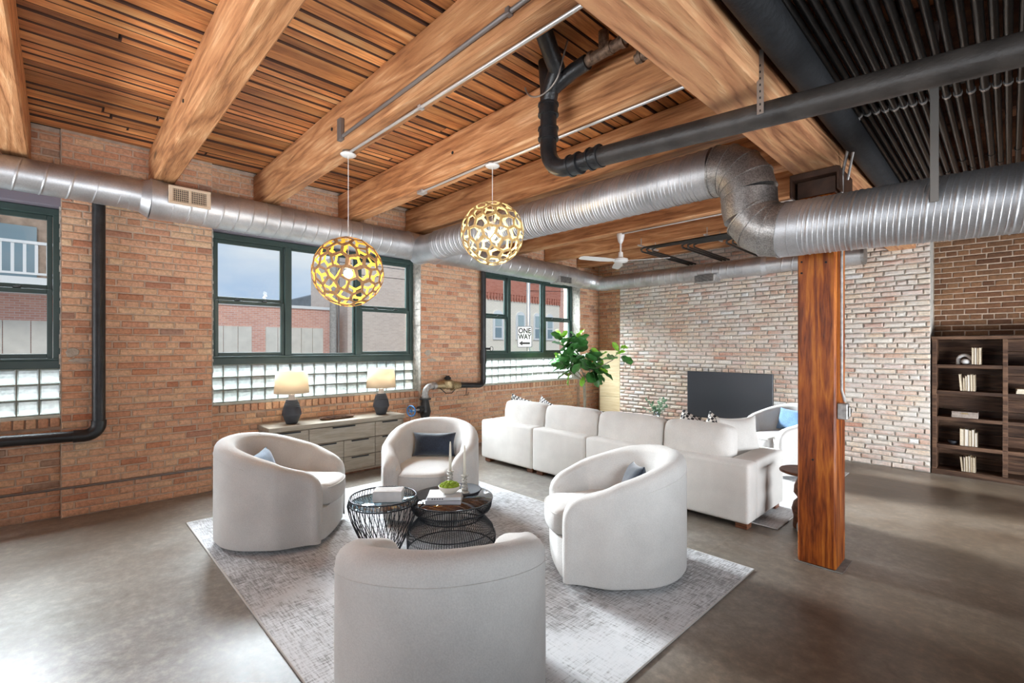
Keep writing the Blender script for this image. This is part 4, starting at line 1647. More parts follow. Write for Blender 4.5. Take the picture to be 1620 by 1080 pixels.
def barrel_chair_meshes():
    P = footprint()
    n = len(P)
    # arc length
    S = [0]
    for i in range(1, n):
        S.append(S[-1] + math.dist(P[i], P[i - 1]))
    T = S[-1]
    nr = []
    for i in range(n):
        a, b = P[max(i - 1, 0)], P[min(i + 1, n - 1)]
        dx, dy = b[0] - a[0], b[1] - a[1]
        l = math.hypot(dx, dy)
        nr.append((-dy / l, dx / l))          # inward (left of travel = toward the seat)
    vs, fs = [], []
    m = 0

    def section(i, shrink=0.0, push=0.0):
        s = S[i]
        d = min(s, T - s)                      # distance from an arm front
        back = 1 - abs(2 * s / T - 1)          # 0 front .. 1 back
        h = 0.56 + 0.25 * math.sin(min(1, back / .95) * PI / 2)
        # arm front rolls over
        R = 0.115
        dd = d + .03 - push
        if dd < R:
            h = h - R + math.sqrt(max(0, R * R - (R - dd) ** 2))
        th = 0.11 + 0.04 * smoothstep(0.1, .5, back)
        r = th * 0.5
        x, y = P[i]
        nx, ny = nr[i]
        flare = 0.05 * back
        sec = []
        zb = 0.035
        pts = [(0.012, zb), (0.0, zb + .02), (-.002, .25), (0.0, h - r * 1.2)]
        for k in range(1, 9):
            a = PI - PI * k / 9
            pts.append((r + r * math.cos(a), h - r + r * math.sin(a) * 1.0))
        pts += [(th, h - r * 1.2), (th + .02 + flare * .5, (h + .42) / 2), (th + .05 + flare, .40), (th + .05 + flare, .20)]
        cm = th * .5
        for (q, z) in pts:
            q2 = q + (cm - q) * shrink
            z2 = z if z < .1 else z - shrink * .01
            ex = push
            tx, ty = (P[1][0] - P[0][0], P[1][1] - P[0][1]) if i == 0 else ((P[-2][0] - P[-1][0], P[-2][1] - P[-1][1]) if i == n - 1 else (0, 0))
            l = math.hypot(tx, ty) or 1
            sec.append((x + nx * q2 - tx / l * ex, y + ny * q2 - ty / l * ex, z2))
        return sec

    secs = [section(0, .75, .030), section(0, .45, .026), section(0, .15, .014)]
    secs += [section(i) for i in range(n)]
    secs += [section(n - 1, .15, .014), section(n - 1, .45, .026), section(n - 1, .75, .030)]
    m = len(secs[0])
    for s_ in secs:
        vs += s_
    for i in range(len(secs) - 1):
        for k in range(m - 1):
            fs.append((i * m + k, (i + 1) * m + k, (i + 1) * m + k + 1, i * m + k + 1))
    fs.append(tuple(range(m))[::-1])
    fs.append(tuple((len(secs) - 1) * m + k for k in range(m)))
    sh = MB()
    sh.add(vs, [f[::-1] for f in fs], 0, True)
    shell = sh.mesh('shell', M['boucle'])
    shell.set_sharp_from_angle(angle=math.radians(70))
    # base under the seat
    inner = []
    for i in range(n):
        inner.append((P[i][0] + nr[i][0] * .06, P[i][1] + nr[i][1] * .06))
    front = []
    for k in range(1, 8):
        t = k / 8
        x = inner[-1][0] + (inner[0][0] - inner[-1][0]) * t
        front.append((x, CL + .030 + .022 * math.sin(PI * t)))
    poly = inner + front
    b = MB()
    rows = [(.035, -.012), (.05, -.004), (.14, 0), (.285, 0)]
    N = len(poly)
    bv = []
    for (z, dy) in rows:
        for (x, y) in poly:
            fy = dy * smoothstep(.15, CL, y)
            bv.append((x, y + fy, z))
    bf = []
    for i in range(len(rows) - 1):
        for k in range(N):
            k2 = (k + 1) % N
            bf.append((i * N + k, i * N + k2, (i + 1) * N + k2, (i + 1) * N + k))
    bf.append(tuple(range(N))[::-1])
    bf.append(tuple((len(rows) - 1) * N + k for k in range(N)))
    b.add(bv, bf, 0, True)
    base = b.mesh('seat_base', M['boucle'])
    base.set_sharp_from_angle(angle=math.radians(40))
    # swivel plinth
    pl = MB()
    pl.lathe([(.0, .0), (.30, .0), (.30, .036), (0, .036)], 28)
    plinth = pl.mesh('swivel_plinth', M['black_metal'])
    # cushion
    inner = []
    for i in range(n):
        k = .165 if P[i][1] < 0 else .15
        inner.append((P[i][0] + nr[i][0] * k, P[i][1] + nr[i][1] * k))
    # front bulge that wraps a little in front of the arms
    ff = []
    x0 = inner[-1][0]
    for k in range(0, 13):
        t = k / 12
        x = x0 + (inner[0][0] - x0) * t
        ff.append((x, CL + .050 + .05 * math.sin(PI * t) ** .6))
    poly = inner + ff
    N = len(poly)
    cx, cy = 0.0, 0.02
    lay = [(.290, .93), (.294, .965), (.318, .995), (.36, 1.0), (.40, .998), (.432, .98), (.447, .94), (.456, .86), (.468, .6), (.474, .3)]
    cv, cf = [], []
    cy = 0.06
    for (z, s_) in lay:
        for (x, y) in poly:
            cv.append((cx + (x - cx) * s_, cy + (y - cy) * s_, z))
    for i in range(len(lay) - 1):
        for k in range(N):
            k2 = (k + 1) % N
            cf.append((i * N + k, i * N + k2, (i + 1) * N + k2, (i + 1) * N + k))
    cf.append(tuple(range(N))[::-1])
    cv.append((cx, cy, .471))
    for k in range(N):
        cf.append(((len(lay) - 1) * N + k, (len(lay) - 1) * N + (k + 1) % N, len(cv) - 1))
    c = MB()
    c.add(cv, cf, 0, True)
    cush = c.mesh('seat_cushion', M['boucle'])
    # piping along the front top edge of the cushion
    pp = MB()
    pp.tube([(cx + (x - cx) * .99, cy + (y - cy) * .992, .428) for (x, y) in ff], .004, 6, 0, True)
    pip = pp.mesh('piping', M['boucle'])
    # back seam on the shell
    sm = MB()
    idx = [i for i in range(n) if .2 < S[i] / T < .8]
    sm.tube([(P[i][0] * 1.003, P[i][1] * 1.003, 0.56 + 0.25 * math.sin(min(1, (1 - abs(2 * S[i] / T - 1)) / .95) * PI / 2) - .095) for i in idx], .0022, 5)
    seam = sm.mesh('seam', M['boucle'])
    return [('shell', shell), ('seat_base', base), ('swivel_plinth', plinth), ('seat_cushion', cush)], pip, seam


cm_, pip_, seam_ = barrel_chair_meshes()
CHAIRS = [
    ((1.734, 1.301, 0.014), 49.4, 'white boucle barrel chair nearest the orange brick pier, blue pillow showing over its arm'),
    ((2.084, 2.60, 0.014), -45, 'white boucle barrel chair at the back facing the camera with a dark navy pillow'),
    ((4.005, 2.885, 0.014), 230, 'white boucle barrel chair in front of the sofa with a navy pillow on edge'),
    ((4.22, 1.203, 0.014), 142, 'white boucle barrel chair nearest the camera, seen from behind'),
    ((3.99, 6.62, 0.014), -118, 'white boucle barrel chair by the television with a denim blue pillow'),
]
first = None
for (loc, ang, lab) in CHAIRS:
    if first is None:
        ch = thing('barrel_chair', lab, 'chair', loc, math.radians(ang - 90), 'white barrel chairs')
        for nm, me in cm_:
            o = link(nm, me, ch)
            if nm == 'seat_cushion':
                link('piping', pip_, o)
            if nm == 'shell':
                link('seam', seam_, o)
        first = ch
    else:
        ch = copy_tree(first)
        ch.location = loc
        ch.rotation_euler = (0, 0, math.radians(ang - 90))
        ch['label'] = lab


def on_chair(k, dx, dy, z):
    (loc, ang, _) = CHAIRS[k]
    a = math.radians(ang - 90)
    return (loc[0] + dx * math.cos(a) - dy * math.sin(a), loc[1] + dx * math.sin(a) + dy * math.cos(a), z + loc[2]), a


def pillow(mat, label, k, dx, dy, z, dims, lean, turn=0.0, spin=0.0, seed=1):
    p, a = on_chair(k, dx, dy, z)
    o = cushion_obj('throw_pillow', M[mat], dims, None, p, (0, 0, 0), puff=-1, wr=.002, seed=seed)
    o.rotation_euler = (Matrix.Rotation(a + turn, 4, 'Z') @ Matrix.Rotation(lean, 4, 'X') @ Matrix.Rotation(spin, 4, 'Y')).to_euler()
    tag(o, label, 'pillow', 'throw pillows')
    return o


pillow('navy', 'dark navy rectangular pillow upright in the back chair facing the camera', 1, 0.0, -0.085, .585, (.42, .13, .23), .30, seed=4)
pillow('blue_velvet', 'slate blue pillow propped in the chair nearest the brick pier', 0, .02, -.10, .560, (.40, .13, .24), .38, .05, .05, 5)
pillow('navy', 'navy pillow tilted on its corner in the chair before the sofa', 2, -.03, -.08, .575, (.36, .13, .28), .30, -.15, .14, 6)
pillow('denim', 'denim blue pillow in the chair by the television', 4, .02, -.09, .61, (.44, .14, .28), .30, seed=7)

# ---------------------------------------------------------------- sectional sofa, four pieces with their backs to the camera
SX = [.935, 1.895, 2.70, 3.50, 4.41]
SYF, SYB = 4.165, 5.06
SLAB = ['oatmeal linen sofa section at the left end with a low arm, nearest the window wall',
        'oatmeal linen armless sofa section, second from the left', 'oatmeal linen armless sofa section in the middle right, behind the front chair',
        'oatmeal linen sofa section at the right end with a wide arm, beside the round table']
for k in range(4):
    x0, x1 = SX[k] + .004, SX[k + 1] - .004
    s = thing('sofa_section', SLAB[k], 'sofa', ((x0 + x1) / 2, SYF, 0), 0, 'sections of the linen sofa')
    hw = (x1 - x0) / 2
    t = MB()
    bm = bmesh.new()

    def pad(bx, name, r=.03, nseg=3):
        bm = bmesh.new()
        bmesh.ops.create_cube(bm, size=1)
        x0_, x1_, y0_, y1_, z0_, z1_ = bx
        for v in bm.verts:
            v.co = Vector(((x0_ + x1_) / 2 + v.co.x * (x1_ - x0_), (y0_ + y1_) / 2 + v.co.y * (y1_ - y0_), (z0_ + z1_) / 2 + v.co.z * (z1_ - z0_)))
        bmesh.ops.bevel(bm, geom=bm.edges[:], offset=r, segments=nseg, affect='EDGES', profile=.5)
        q = MB()
        q.bm(bm, 0, True)
        o = q.build(name, M['linen'], s, sharp=60)
        return o
    pad((-hw, hw, 0, .20, .055, .565), 'back_panel')
    pad((-hw + .006, hw - .006, .19, SYB - SYF, .055, .30), 'seat_base')
    sx0, sx1 = -hw + .005, hw - .005
    if k == 0:
        pad((-hw, -hw + .22, .195, SYB - SYF, .055, .565), 'arm')
        sx0 = -hw + .225
    if k == 3:
        pad((hw - .22, hw, .195, SYB - SYF, .055, .565), 'arm')
        sx1 = hw - .225
    cushion_obj('seat_cushion', M['linen'], (sx1 - sx0, .17, SYB - SYF - .20), s, ((sx0 + sx1) / 2, (SYB - SYF + .20) / 2, .375), (PI / 2, 0, 0), puff=.035, e=9, wr=.002, seed=k)
    o = cushion_obj('back_cushion', M['linen'], (sx1 - sx0 - (.0), .26, .44), s, ((sx0 + sx1) / 2 + (0.0), .30, .615), (-.10, 0, 0), puff=.055, e=6, wr=.006, seed=10 + k, n=22)
    f = MB()
    f.bbox(-.05, .05, -.05, .05, 0, .056, .004)
    for (fx, fy) in ((-hw + .08, .10), (hw - .08, .10), (-hw + .08, SYB - SYF - .08), (hw - .08, SYB - SYF - .08)):
        me = bpy.data.meshes.get('sofa_foot_mesh') or f.mesh('sofa_foot_mesh', M['walnut'])
        link('foot', me, s, (fx, fy, 0))
o = cushion_obj('throw_pillow', M['linen'], (.46, .15, .42), None, (4.09, 4.80, .66), (-.25, 0, 0), puff=-1, wr=.004, seed=31)
o.rotation_euler = (Matrix.Rotation(math.radians(62), 4, 'Z') @ Matrix.Rotation(-.22, 4, 'X')).to_euler()
tag(o, 'loose oatmeal linen pillow leaning against the right sofa arm', 'pillow', 'throw pillows')
for k, (x, y, rz, lab) in enumerate(((1.02, 4.80, .2, 'black and white checked pillow at the left end of the sofa'), (1.50, 4.82, -.3, 'black and white checked pillow second from the left on the sofa'),
                                  (3.60, 4.83, .25, 'black and white checked pillow left of the other under the television'), (3.86, 4.84, -.1, 'black and white checked pillow under the right part of the television'))):
    o = cushion_obj('throw_pillow', M['plaid'], (.36, .12, .36), None, (x, y, .655), (0, 0, 0), puff=-1, wr=.002, seed=40 + k)
    o.rotation_euler = (Matrix.Rotation(rz, 4, 'Z') @ Matrix.Rotation(-.15, 4, 'X') @ Matrix.Rotation(math.radians(22 if k > 1 else 14), 4, 'Y')).to_euler()
    tag(o, lab, 'pillow', 'throw pillows')

# ---------------------------------------------------------------- rugs
def rug(x0, x1, y0, y1, label, z=0.0):
    r = thing('rug', label, 'rug', ((x0 + x1) / 2, (y0 + y1) / 2, z))
    hx, hy = (x1 - x0) / 2, (y1 - y0) / 2
    t = MB()
    nx, ny = 40, 30
    rn = random.Random(3)
    vs, fs = [], []
    for j in range(ny + 1):
        for i in range(nx + 1):
            edge = i in (0, nx) or j in (0, ny)
            vs.append((-hx + 2 * hx * i / nx, -hy + 2 * hy * j / ny, .010 + (0 if edge else rn.uniform(0, .0015))))
    for j in range(ny):
        for i in range(nx):
            a = j * (nx + 1) + i
            fs.append((a, a + 1, a + nx + 2, a + nx + 1))
    t.add(vs, fs, 0, True)
    t.box(-hx, hx, -hy, hy, 0.0005, .0095)
    t.build('pile', M['rug'], r)
    e = MB()
    e.tube([(-hx, -hy, .006), (hx, -hy, .006), (hx, hy, .006), (-hx, hy, .006), (-hx, -hy, .006)], .0065, 6)
    e.build('binding', M['rug_edge'], r)
    return r


rug(.93, 4.685, .82, 3.49, 'large distressed grey rug under the four barrel chairs')
rug(1.2, 4.55, 4.41, 7.0, 'second distressed grey rug under the sofa and television chair')

# ---------------------------------------------------------------- wire coffee tables
def wire_table(name, label, loc, prof_top, H, r, kind):
    t_ = thing(name, label, 'table', loc)
    n = 64 if kind == 'small' else 110
    rods = MB()
    for k in range(n):
        a = 2 * PI * k / n
        pts = []
        if kind == 'small':
            for i in range(9):
                u = i / 8
                z = H * (1 - u)
                rr = r * (1.0 - .06 * u + .10 * math.sin(PI * min(1, u * 2.2)) * (u < .45)) if u < .25 else r * (1.02 - .62 * ((u - .25) / .75) ** 1.2)
                tw = .55 * u * u * (1 if k % 2 else -1)
                pts.append((rr * math.cos(a + tw), rr * math.sin(a + tw), z + .006))
        else:
            for (rr, z) in ((r * .985, H), (r * .96, H - .055), (r * .80, H - .115), (r * .78, H - .14), (r * .88, H - .175), (r * 1.0, H - .22), (r * 1.06, H - .28), (r * 1.07, .12), (r * 1.05, .008)):
                pts.append((rr * math.cos(a), rr * math.sin(a), z))
        rods.tube(pts, .0028, 4, 0, False)
    o = rods.build('wire_rods', M['black_metal'], t_)
    o['kind'] = 'stuff'

    def hoop(rr, z, w, nm='hoop'):
        q = MB()
        q.lathe([(rr + w * math.cos(b), z + w * math.sin(b)) for b in [2 * PI * i / 8 for i in range(8)]], 64, close=True)
        q.build(nm, M['black_metal'], t_)
    if kind == 'small':
        hoop(r, H, .0055, 'top_hoop')
        hoop(r * 1.01, H - .045, .005)
        hoop(r * .42, .008, .005, 'floor_hoop')
        zg = H - .042
        g = MB()
        g.lathe([(0, zg - .004), (r * .99, zg - .004), (r * .99, zg + .004), (0, zg + .004)], 64)
        g.build('glass_top', M['table_glass_clear'], t_)
    else:
        hoop(r * .985, H, .0055, 'top_hoop')
        hoop(r * .93, H - .072, .005)
        hoop(r * .78, H - .13, .005)
        hoop(r * 1.0, H - .225, .004)
        hoop(r * 1.05, .008, .005, 'floor_hoop')
        g = MB()
        g.lathe([(0, H + .002), (r, H + .002), (r, H + .010), (0, H + .010)], 72)
        g.build('glass_top', M['table_glass'], t_)
    return t_


wire_table('coffee_table', 'small round black wire coffee table with inset glass holding the white marble block', (2.737, 1.727, .012), None, .445, .236, 'small')
wire_table('coffee_table', 'large low round black wire coffee table with smoked glass top', (2.965, 2.175, .012), None, .385, .315, 'large')

# marble block of fluted slabs on the small table
mz = .012 + .445 - .038
mb_ = thing('marble_block', 'white ribbed marble block on the small wire table', 'ornament', (2.745, 1.765, mz + .001), math.radians(50))
for k in range(5):
    t = MB()
    t.bbox(-.105, .105, -.058 + k * .0240, -.058 + k * .0240 + .0185, 0, .082, .005)
    t.build('marble_slab', M['marble'], mb_)
TZ = .012 + .385 + .0105
# books, bowl, moss, tray and candles on the large table
def flat_book(name, label, x, y, z, rz, w, d, h, mat, group):
    b = thing(name, label, 'book', (x, y, z), rz, group)
    t = MB()
    t.bbox(-w / 2, w / 2, -d / 2, d / 2, 0, .003, .001)
    t.bbox(-w / 2, w / 2, -d / 2, d / 2, h - .003, h, .001)
    t.bbox(-w / 2, w / 2, -d / 2, -d / 2 + .003, 0, h, .001)
    t.build('cover', mat, b)
    t = MB()
    t.box(-w / 2 + .004, w / 2 - .004, -d / 2 + .003, d / 2 - .004, .003, h - .003)
    t.build('pages', M['cream'], b)
    return b


M['book_grey'] = simple('grey_book_cloth', (0.42, 0.42, 0.45), 0.6)
M['book_white'] = simple('white_book_cloth', (0.70, 0.70, 0.71), 0.5)
M['print'] = simple('dark_print', (0.12, 0.12, 0.13), 0.6)
flat_book('book', 'grey hardback underneath the white one on the large wire table', 3.00, 2.085, TZ, math.radians(47), .26, .205, .028, M['book_grey'], 'coffee table books')
b = flat_book('book', 'white hardback on top of the grey one, under the moss bowl', 3.005, 2.085, TZ + .0285, math.radians(50), .245, .195, .024, M['book_white'], 'coffee table books')
for i in range(5):
    t = MB()
    t.box(-.09 + i * .018, -.078 + i * .018, -.0978, -.0972, .008, .017)
    t.build('spine_lettering', M['print'], b)
bz = TZ + .0285 + .0245
t = MB()
t.lathe([(0.0, 0), (.035, 0), (.05, .008), (.075, .03), (.083, .055), (.079, .056), (.07, .034), (.045, .014), (0, .012)], 32, M=Matrix.Translation((3.02, 2.115, bz)))
o = t.build('bowl', M['ceramic'])
tag(o, 'small cream ceramic bowl filled with moss balls on the stacked books', 'bowl')
moss = thing('moss_cluster', 'bright green cluster of moss balls filling the cream bowl', 'moss', (0, 0, 0))
for k in range(19):
    if k == 0:
        px, py, pz = 0, 0, .074
    elif k < 7:
        a = k * PI / 3
        px, py, pz = .030 * math.cos(a), .030 * math.sin(a), .068
    else:
        a = k * 2 * PI / 12
        px, py, pz = .056 * math.cos(a), .056 * math.sin(a), .056
    bm = bmesh.new()
    bmesh.ops.create_icosphere(bm, subdivisions=2, radius=.0185)
    for v in bm.verts:
        v.co *= random.uniform(.93, 1.07)
    q = MB()
    q.bm(bm, 0, True)
    o = link('moss_ball', q.mesh('moss_ball', M['moss']), None, (3.02 + px, 2.115 + py, bz + pz))
    o.parent = moss
# crescent tray reflected at the table's far side
t = MB()
t.lathe([(0, 0), (.155, 0), (.165, .006), (.16, .010), (.15, .006), (0, .005)], 40, M=Matrix.Translation((2.88, 2.33, TZ)))
o = t.build('tray', M['charcoal'])
tag(o, 'dark round tray under the two candlesticks', 'tray')


def candlestick(label, x, y, z, h, ch, gr):
    c = thing('candlestick', label, 'candlestick', (x, y, z), 0, gr)
    pr = [(0, 0), (.034, 0), (.036, .008), (.022, .018)]
    nb = 4
    for i in range(nb):
        z0 = .018 + (h - .04) * i / nb
        dz = (h - .04) / nb
        R = .027 - .002 * i
        pr += [(R * .55, z0 + dz * .08), (R * .92, z0 + dz * .3), (R, z0 + dz * .5), (R * .92, z0 + dz * .7), (R * .55, z0 + dz * .94)]
    pr += [(.014, h - .02), (.028, h - .008), (.03, h), (0, h)]
    t = MB()
    t.lathe(pr, 20)
    t.build('turned_stem', M['pewter'], c, sharp=50)
    cd = MB()
    cd.lathe([(0, 0), (.0115, 0), (.0105, ch * .4), (.007, ch * .9), (.0035, ch), (0, ch + .001)], 14)
    o = cd.build('candle', M['wax'])
    o.location = (x, y, z + h)
    tag(o, label.replace('turned grey candlestick', 'tall tapered ivory candle') , 'candle', 'taper candles')
    w = MB()
    w.tube([(0, 0, ch), (0.001, 0, ch + .008)], .001, 5)
    w.build('wick', M['dark'], o)


candlestick('turned grey candlestick behind the moss bowl, farther from the camera', 2.80, 2.285, TZ + .0105, .135, .235, 'turned candlesticks')
candlestick('turned grey candlestick right of the moss bowl, nearer the camera', 2.985, 2.285, TZ + .0105, .135, .235, 'turned candlesticks')

# ---------------------------------------------------------------- sideboard with lamps and tray
sb = thing('sideboard', 'grey oak sideboard with drawers standing under the middle window', 'sideboard', (.0, 1.66, 0))
W, D, H = 1.645, .375, .665
t = MB()
t.bbox(-.03, D - .0, .0, .02, .03, .605, .003)
t.bbox(-.03, D - .0, W - .02, W, .03, .605, .003)
t.bbox(-.03, D - .0, .02, W - .02, .03, .05, .003)
t.bbox(-.03, -.01, .02, W - .02, .05, .605, .002)
t.bbox(-.03, D - .03, .02, W - .02, .585, .605, .002)
t.build('carcass', M['ash'], sb)
t = MB()
t.bbox(-.035, D + .012, -.012, W + .012, .612, H, .004)
t.build('top', M['ash'], sb)
t = MB()
t.bbox(-.02, D - .03, .03, W - .03, 0, .03, .003)
t.build('plinth', M['walnut'], sb)
t = MB()
t.box(-.01, D - .022, .02, W - .02, .05, .585)
t.build('shadow_gap', M['dark'], sb)
cols = [(.004, .415), (.421, 1.238), (1.244, 1.641)]
rows = [(.425, .604), (.222, .419), (.055, .216)]


def drawer(y0, y1, z0, z1):
    t = MB()
    t.bbox(D - .02, D, y0, y1, z0, z1, .002)
    o = t.build('drawer', M['ash'], sb)
    hl = min(.28, (y1 - y0) * .55)
    yc = (y0 + y1) / 2
    h = MB()
    h.bbox(D, D + .014, yc - hl / 2, yc + hl / 2, z1 - .011, z1 - .006, .001)
    h.bbox(D + .010, D + .014, yc - hl / 2, yc + hl / 2, z1 - .020, z1 - .006, .001)
    h.build('handle', M['black_metal'], o)


for ci, (a, b_) in enumerate(cols):
    for ri, (z0, z1) in enumerate(rows):
        if ci == 1 and ri > 0:
            drawer(a, .826, z0, z1)
            drawer(.832, b_, z0, z1)
        else:
            drawer(a, b_, z0, z1)


def table_lamp(x, y, z, label):
    l = thing('table_lamp', label, 'lamp', (x, y, z), 0, 'charcoal table lamps')
    pr = [(0, 0), (.058, 0), (.066, .01)]
    for i in range(15):
        u = i / 14
        r = .066 + (.104 - .066) * math.sin(min(1, u * 1.7) * PI / 2) if u < .35 else .104 - .042 * ((u - .35) / .65) ** 1.6
        zz = .012 + .25 * u
        pr += [(r - .0015, zz), (r + .0015, zz + .009)]
    pr += [(.05, .272), (.04, .275)]
    t = MB()
    t.lathe(pr, 32)
    t.build('ribbed_base', M['charcoal'], l, sharp=60)
    t = MB()
    t.lathe([(.045, .272), (.038, .285), (.034, .31), (.034, .335), (0, .336)], 24)
    t.build('clay_neck', M['neck'], l, sharp=60)
    t = MB()
    t.lathe([(.188, .352), (.168, .60), (.164, .60), (.184, .352)], 48, close=True)
    t.build('lamp_shade', M['shade'], l)
    t = MB()
    bm = bmesh.new()
    bmesh.ops.create_uvsphere(bm, u_segments=12, v_segments=8, radius=.028)
    bm.transform(Matrix.Translation((0, 0, .45)))
    t.bm(bm, 0, True)
    t.tube([(0, 0, .335), (0, 0, .43)], .012, 8)
    t.build('bulb', M['bulb'], l)
    d = bpy.data.lights.new('lamp_glow', 'POINT')
    d.energy = 3.2
    d.color = (1.0, .86, .70)
    d.shadow_soft_size = .04
    lo = link('lamp_glow', d, l, (0, 0, .49))
    return l


table_lamp(.18, 1.955, H + .001, 'charcoal ribbed table lamp on the left end of the sideboard')
table_lamp(.20, 3.075, H + .001, 'charcoal ribbed table lamp on the right end of the sideboard')
t = MB()
bmx = []
n = 28
for (sc, z) in ((.86, 0), (1.0, .022), (1.0, .026), (.93, .024), (.82, .008)):
    for i in range(n):
        a = 2 * PI * i / n
        ca, sa = math.cos(a), math.sin(a)
        e = 2 / 3.2
        bmx.append((.075 * sc * math.copysign(abs(ca) ** e, ca), .215 * (sc if sc > .9 else sc * 1.05) * math.copysign(abs(sa) ** e, sa), z))
ff = [tuple(range(n))[::-1]]
for k in range(4):
    for i in range(n):
        i2 = (i + 1) % n
        ff.append((k * n + i, k * n + i2, (k + 1) * n + i2, (k + 1) * n + i))
ff.append(tuple(4 * n + i for i in range(n)))
t.add(bmx, ff, 0, False)
o = t.build('tray', M['shelf'])
o.location = (.18, 2.49, H + .001)
tag(o, 'long dark wooden tray lying on the sideboard between the lamps', 'tray')
# ---------------------------------------------------------------- lattice globe pendants
def geodesic_dual(freq=3):
    """vertices of a geodesic sphere and, round each, the ring of dual corners: one hole per vertex"""
    bm = bmesh.new()
    bmesh.ops.create_icosphere(bm, subdivisions=1, radius=1)
    tri = [[v.co.copy() for v in f.verts] for f in bm.faces]
    bm.free()
    b2 = bmesh.new()
    for A, B, C_ in tri:
        g = {}
        for i in range(freq + 1):
            for j in range(freq + 1 - i):
                p = (A * (freq - i - j) + B * i + C_ * j).normalized()
                g[(i, j)] = b2.verts.new(p)
        for i in range(freq):
            for j in range(freq - i):
                b2.faces.new((g[(i, j)], g[(i + 1, j)], g[(i, j + 1)]))
                if i + j < freq - 1:
                    b2.faces.new((g[(i + 1, j)], g[(i + 1, j + 1)], g[(i, j + 1)]))
    bmesh.ops.remove_doubles(b2, verts=b2.verts, dist=1e-4)
    b2.verts.ensure_lookup_table()
    jit = {}
    jr = random.Random(77)
    cells = []
    for v in b2.verts:
        n = v.co.normalized()
        t = n.orthogonal().normalized()
        bb = n.cross(t)
        cs = []
        for f in v.link_faces:
            c = f.calc_center_median().normalized()
            if f.index not in jit or True:
                key = tuple(round(q, 3) for q in c)
                if key not in jit:
                    jit[key] = Vector((jr.uniform(-1, 1), jr.uniform(-1, 1), jr.uniform(-1, 1))) * .055
                c = (c + jit[key]).normalized()
            cs.append((math.atan2(c.dot(bb), c.dot(t)), c))
        cs.sort(key=lambda q: q[0])
        cells.append((n, [c for _, c in cs]))
    b2.free()
    return cells


CELLS = geodesic_dual(3)


def lattice_mesh(R, k_in, seed, name, mats, thick=.004):
    """plywood petals: bands left between star-like holes"""
    rn = random.Random(seed)
    mb = MB()
    for (nrm, ring_) in CELLS:
        m = len(ring_)
        outer, inner = [], []
        tw = rn.uniform(-.35, .35)
        shift = Vector((rn.uniform(-.02, .02), rn.uniform(-.02, .02), rn.uniform(-.02, .02)))
        for i in range(m):
            a, b = ring_[i], ring_[(i + 1) % m]
            for u in (0,):
                p = (a * (1 - u) + b * u).normalized()
                outer.append(p)
        M2 = len(outer)
        for i in range(M2):
            p = outer[i]
            corner = True
            k = k_in * rn.uniform(.86, 1.0)
            q = (nrm + shift * .6) + (p - nrm) * k
            q = Matrix.Rotation(tw * .25, 3, nrm) @ q
            inner.append(q.normalized())
        for (r0, r1, mi, flip) in ((R, R - thick * .5, 0, False), (R - thick, R - thick * .5, 1, True)):
            vs = [p * r0 for p in outer] + [p * r0 for p in inner] + [p * r1 for p in inner]
            fs = []
            for i in range(M2):
                j = (i + 1) % M2
                f1 = (i, j, M2 + j, M2 + i)
                f2 = (M2 + i, M2 + j, 2 * M2 + j, 2 * M2 + i)
                if flip:
                    f1, f2 = f1[::-1], f2[::-1]
                fs += [f1, f2]
            if (mi == 0) == (name == 'shade'):
                mb.add(vs, fs, 0, False)
    return mb.mesh(name, mats)


M['ply'] = wood_mat('bent_plywood', [(0, (0.26, 0.13, 0.05)), (0.5, (0.40, 0.21, 0.09)), (1, (0.52, 0.30, 0.14))], 'Z', 3, 0.5, 0.05, 0.1, world=False)
M['ply_light'] = wood_mat('honey_plywood', [(0, (0.38, 0.22, 0.07)), (0.5, (0.56, 0.36, 0.14)), (1, (0.66, 0.45, 0.2))], 'Z', 3, 0.5, 0.05, 0.1, world=False)
M['lining_yellow'] = simple('yellow_lining', (0.95, 0.55, 0.06), 0.6)
M['lining_cream'] = simple('cream_lining', (0.95, 0.80, 0.42), 0.6)


def pendant(x, y, zc, R, zt, ply, lining, label, seed, pw):
    p = thing('pendant_lamp', label, 'lamp', (x, y, zc), 0, 'lattice globe pendants')
    link('shade', lattice_mesh(R, .86, seed, 'shade', ply), p)
    link('shade_lining', lattice_mesh(R, .86, seed, 'lining', lining), p)
    t = MB()
    t.tube([(0, 0, .02), (0, 0, zt - zc - .02)], .0028, 6)
    t.build('cord', M['white_metal'], p)
    t = MB()
    h = zt - zc
    t.lathe([(0, h - .028), (.045, h - .028), (.062, h - .018), (.062, h - .012), (0, h - .012)], 24)
    t.build('canopy', M['white_metal'], p)
    t = MB()
    t.lathe([(0, h - .012), (.05, h - .012), (.05, h + .012), (0, h + .012)], 8)
    t.build('junction_box', M['strap'], p)
    t = MB()
    t.tube([(0, 0, .03), (0, 0, .10)], .018, 12)
    t.build('socket', M['white_metal'], p)
    t = MB()
    bm = bmesh.new()
    bmesh.ops.create_uvsphere(bm, u_segments=16, v_segments=12, radius=.036)
    bm.transform(Matrix.Translation((0, 0, -.015)))
    t.bm(bm, 0, True)
    t.build('bulb', M['bulb'], p)
    d = bpy.data.lights.new('pendant_glow', 'POINT')
    d.energy = pw
    d.color = (1.0, .80, .52)
    d.shadow_soft_size = .035
    link('pendant_glow', d, p, (0, 0, -.015 - .05))
    return p


pendant(2.212, 1.70, 2.156, .281, 3.118, M['ply'], M['lining_yellow'], 'brown lattice globe pendant lamp with yellow lining, in front of the middle window', 3, 12)
pendant(2.84, 2.70, 2.525, .272, 3.118, M['ply_light'], M['lining_cream'], 'honey plywood lattice globe pendant lamp in front of the spiral duct', 8, 9)

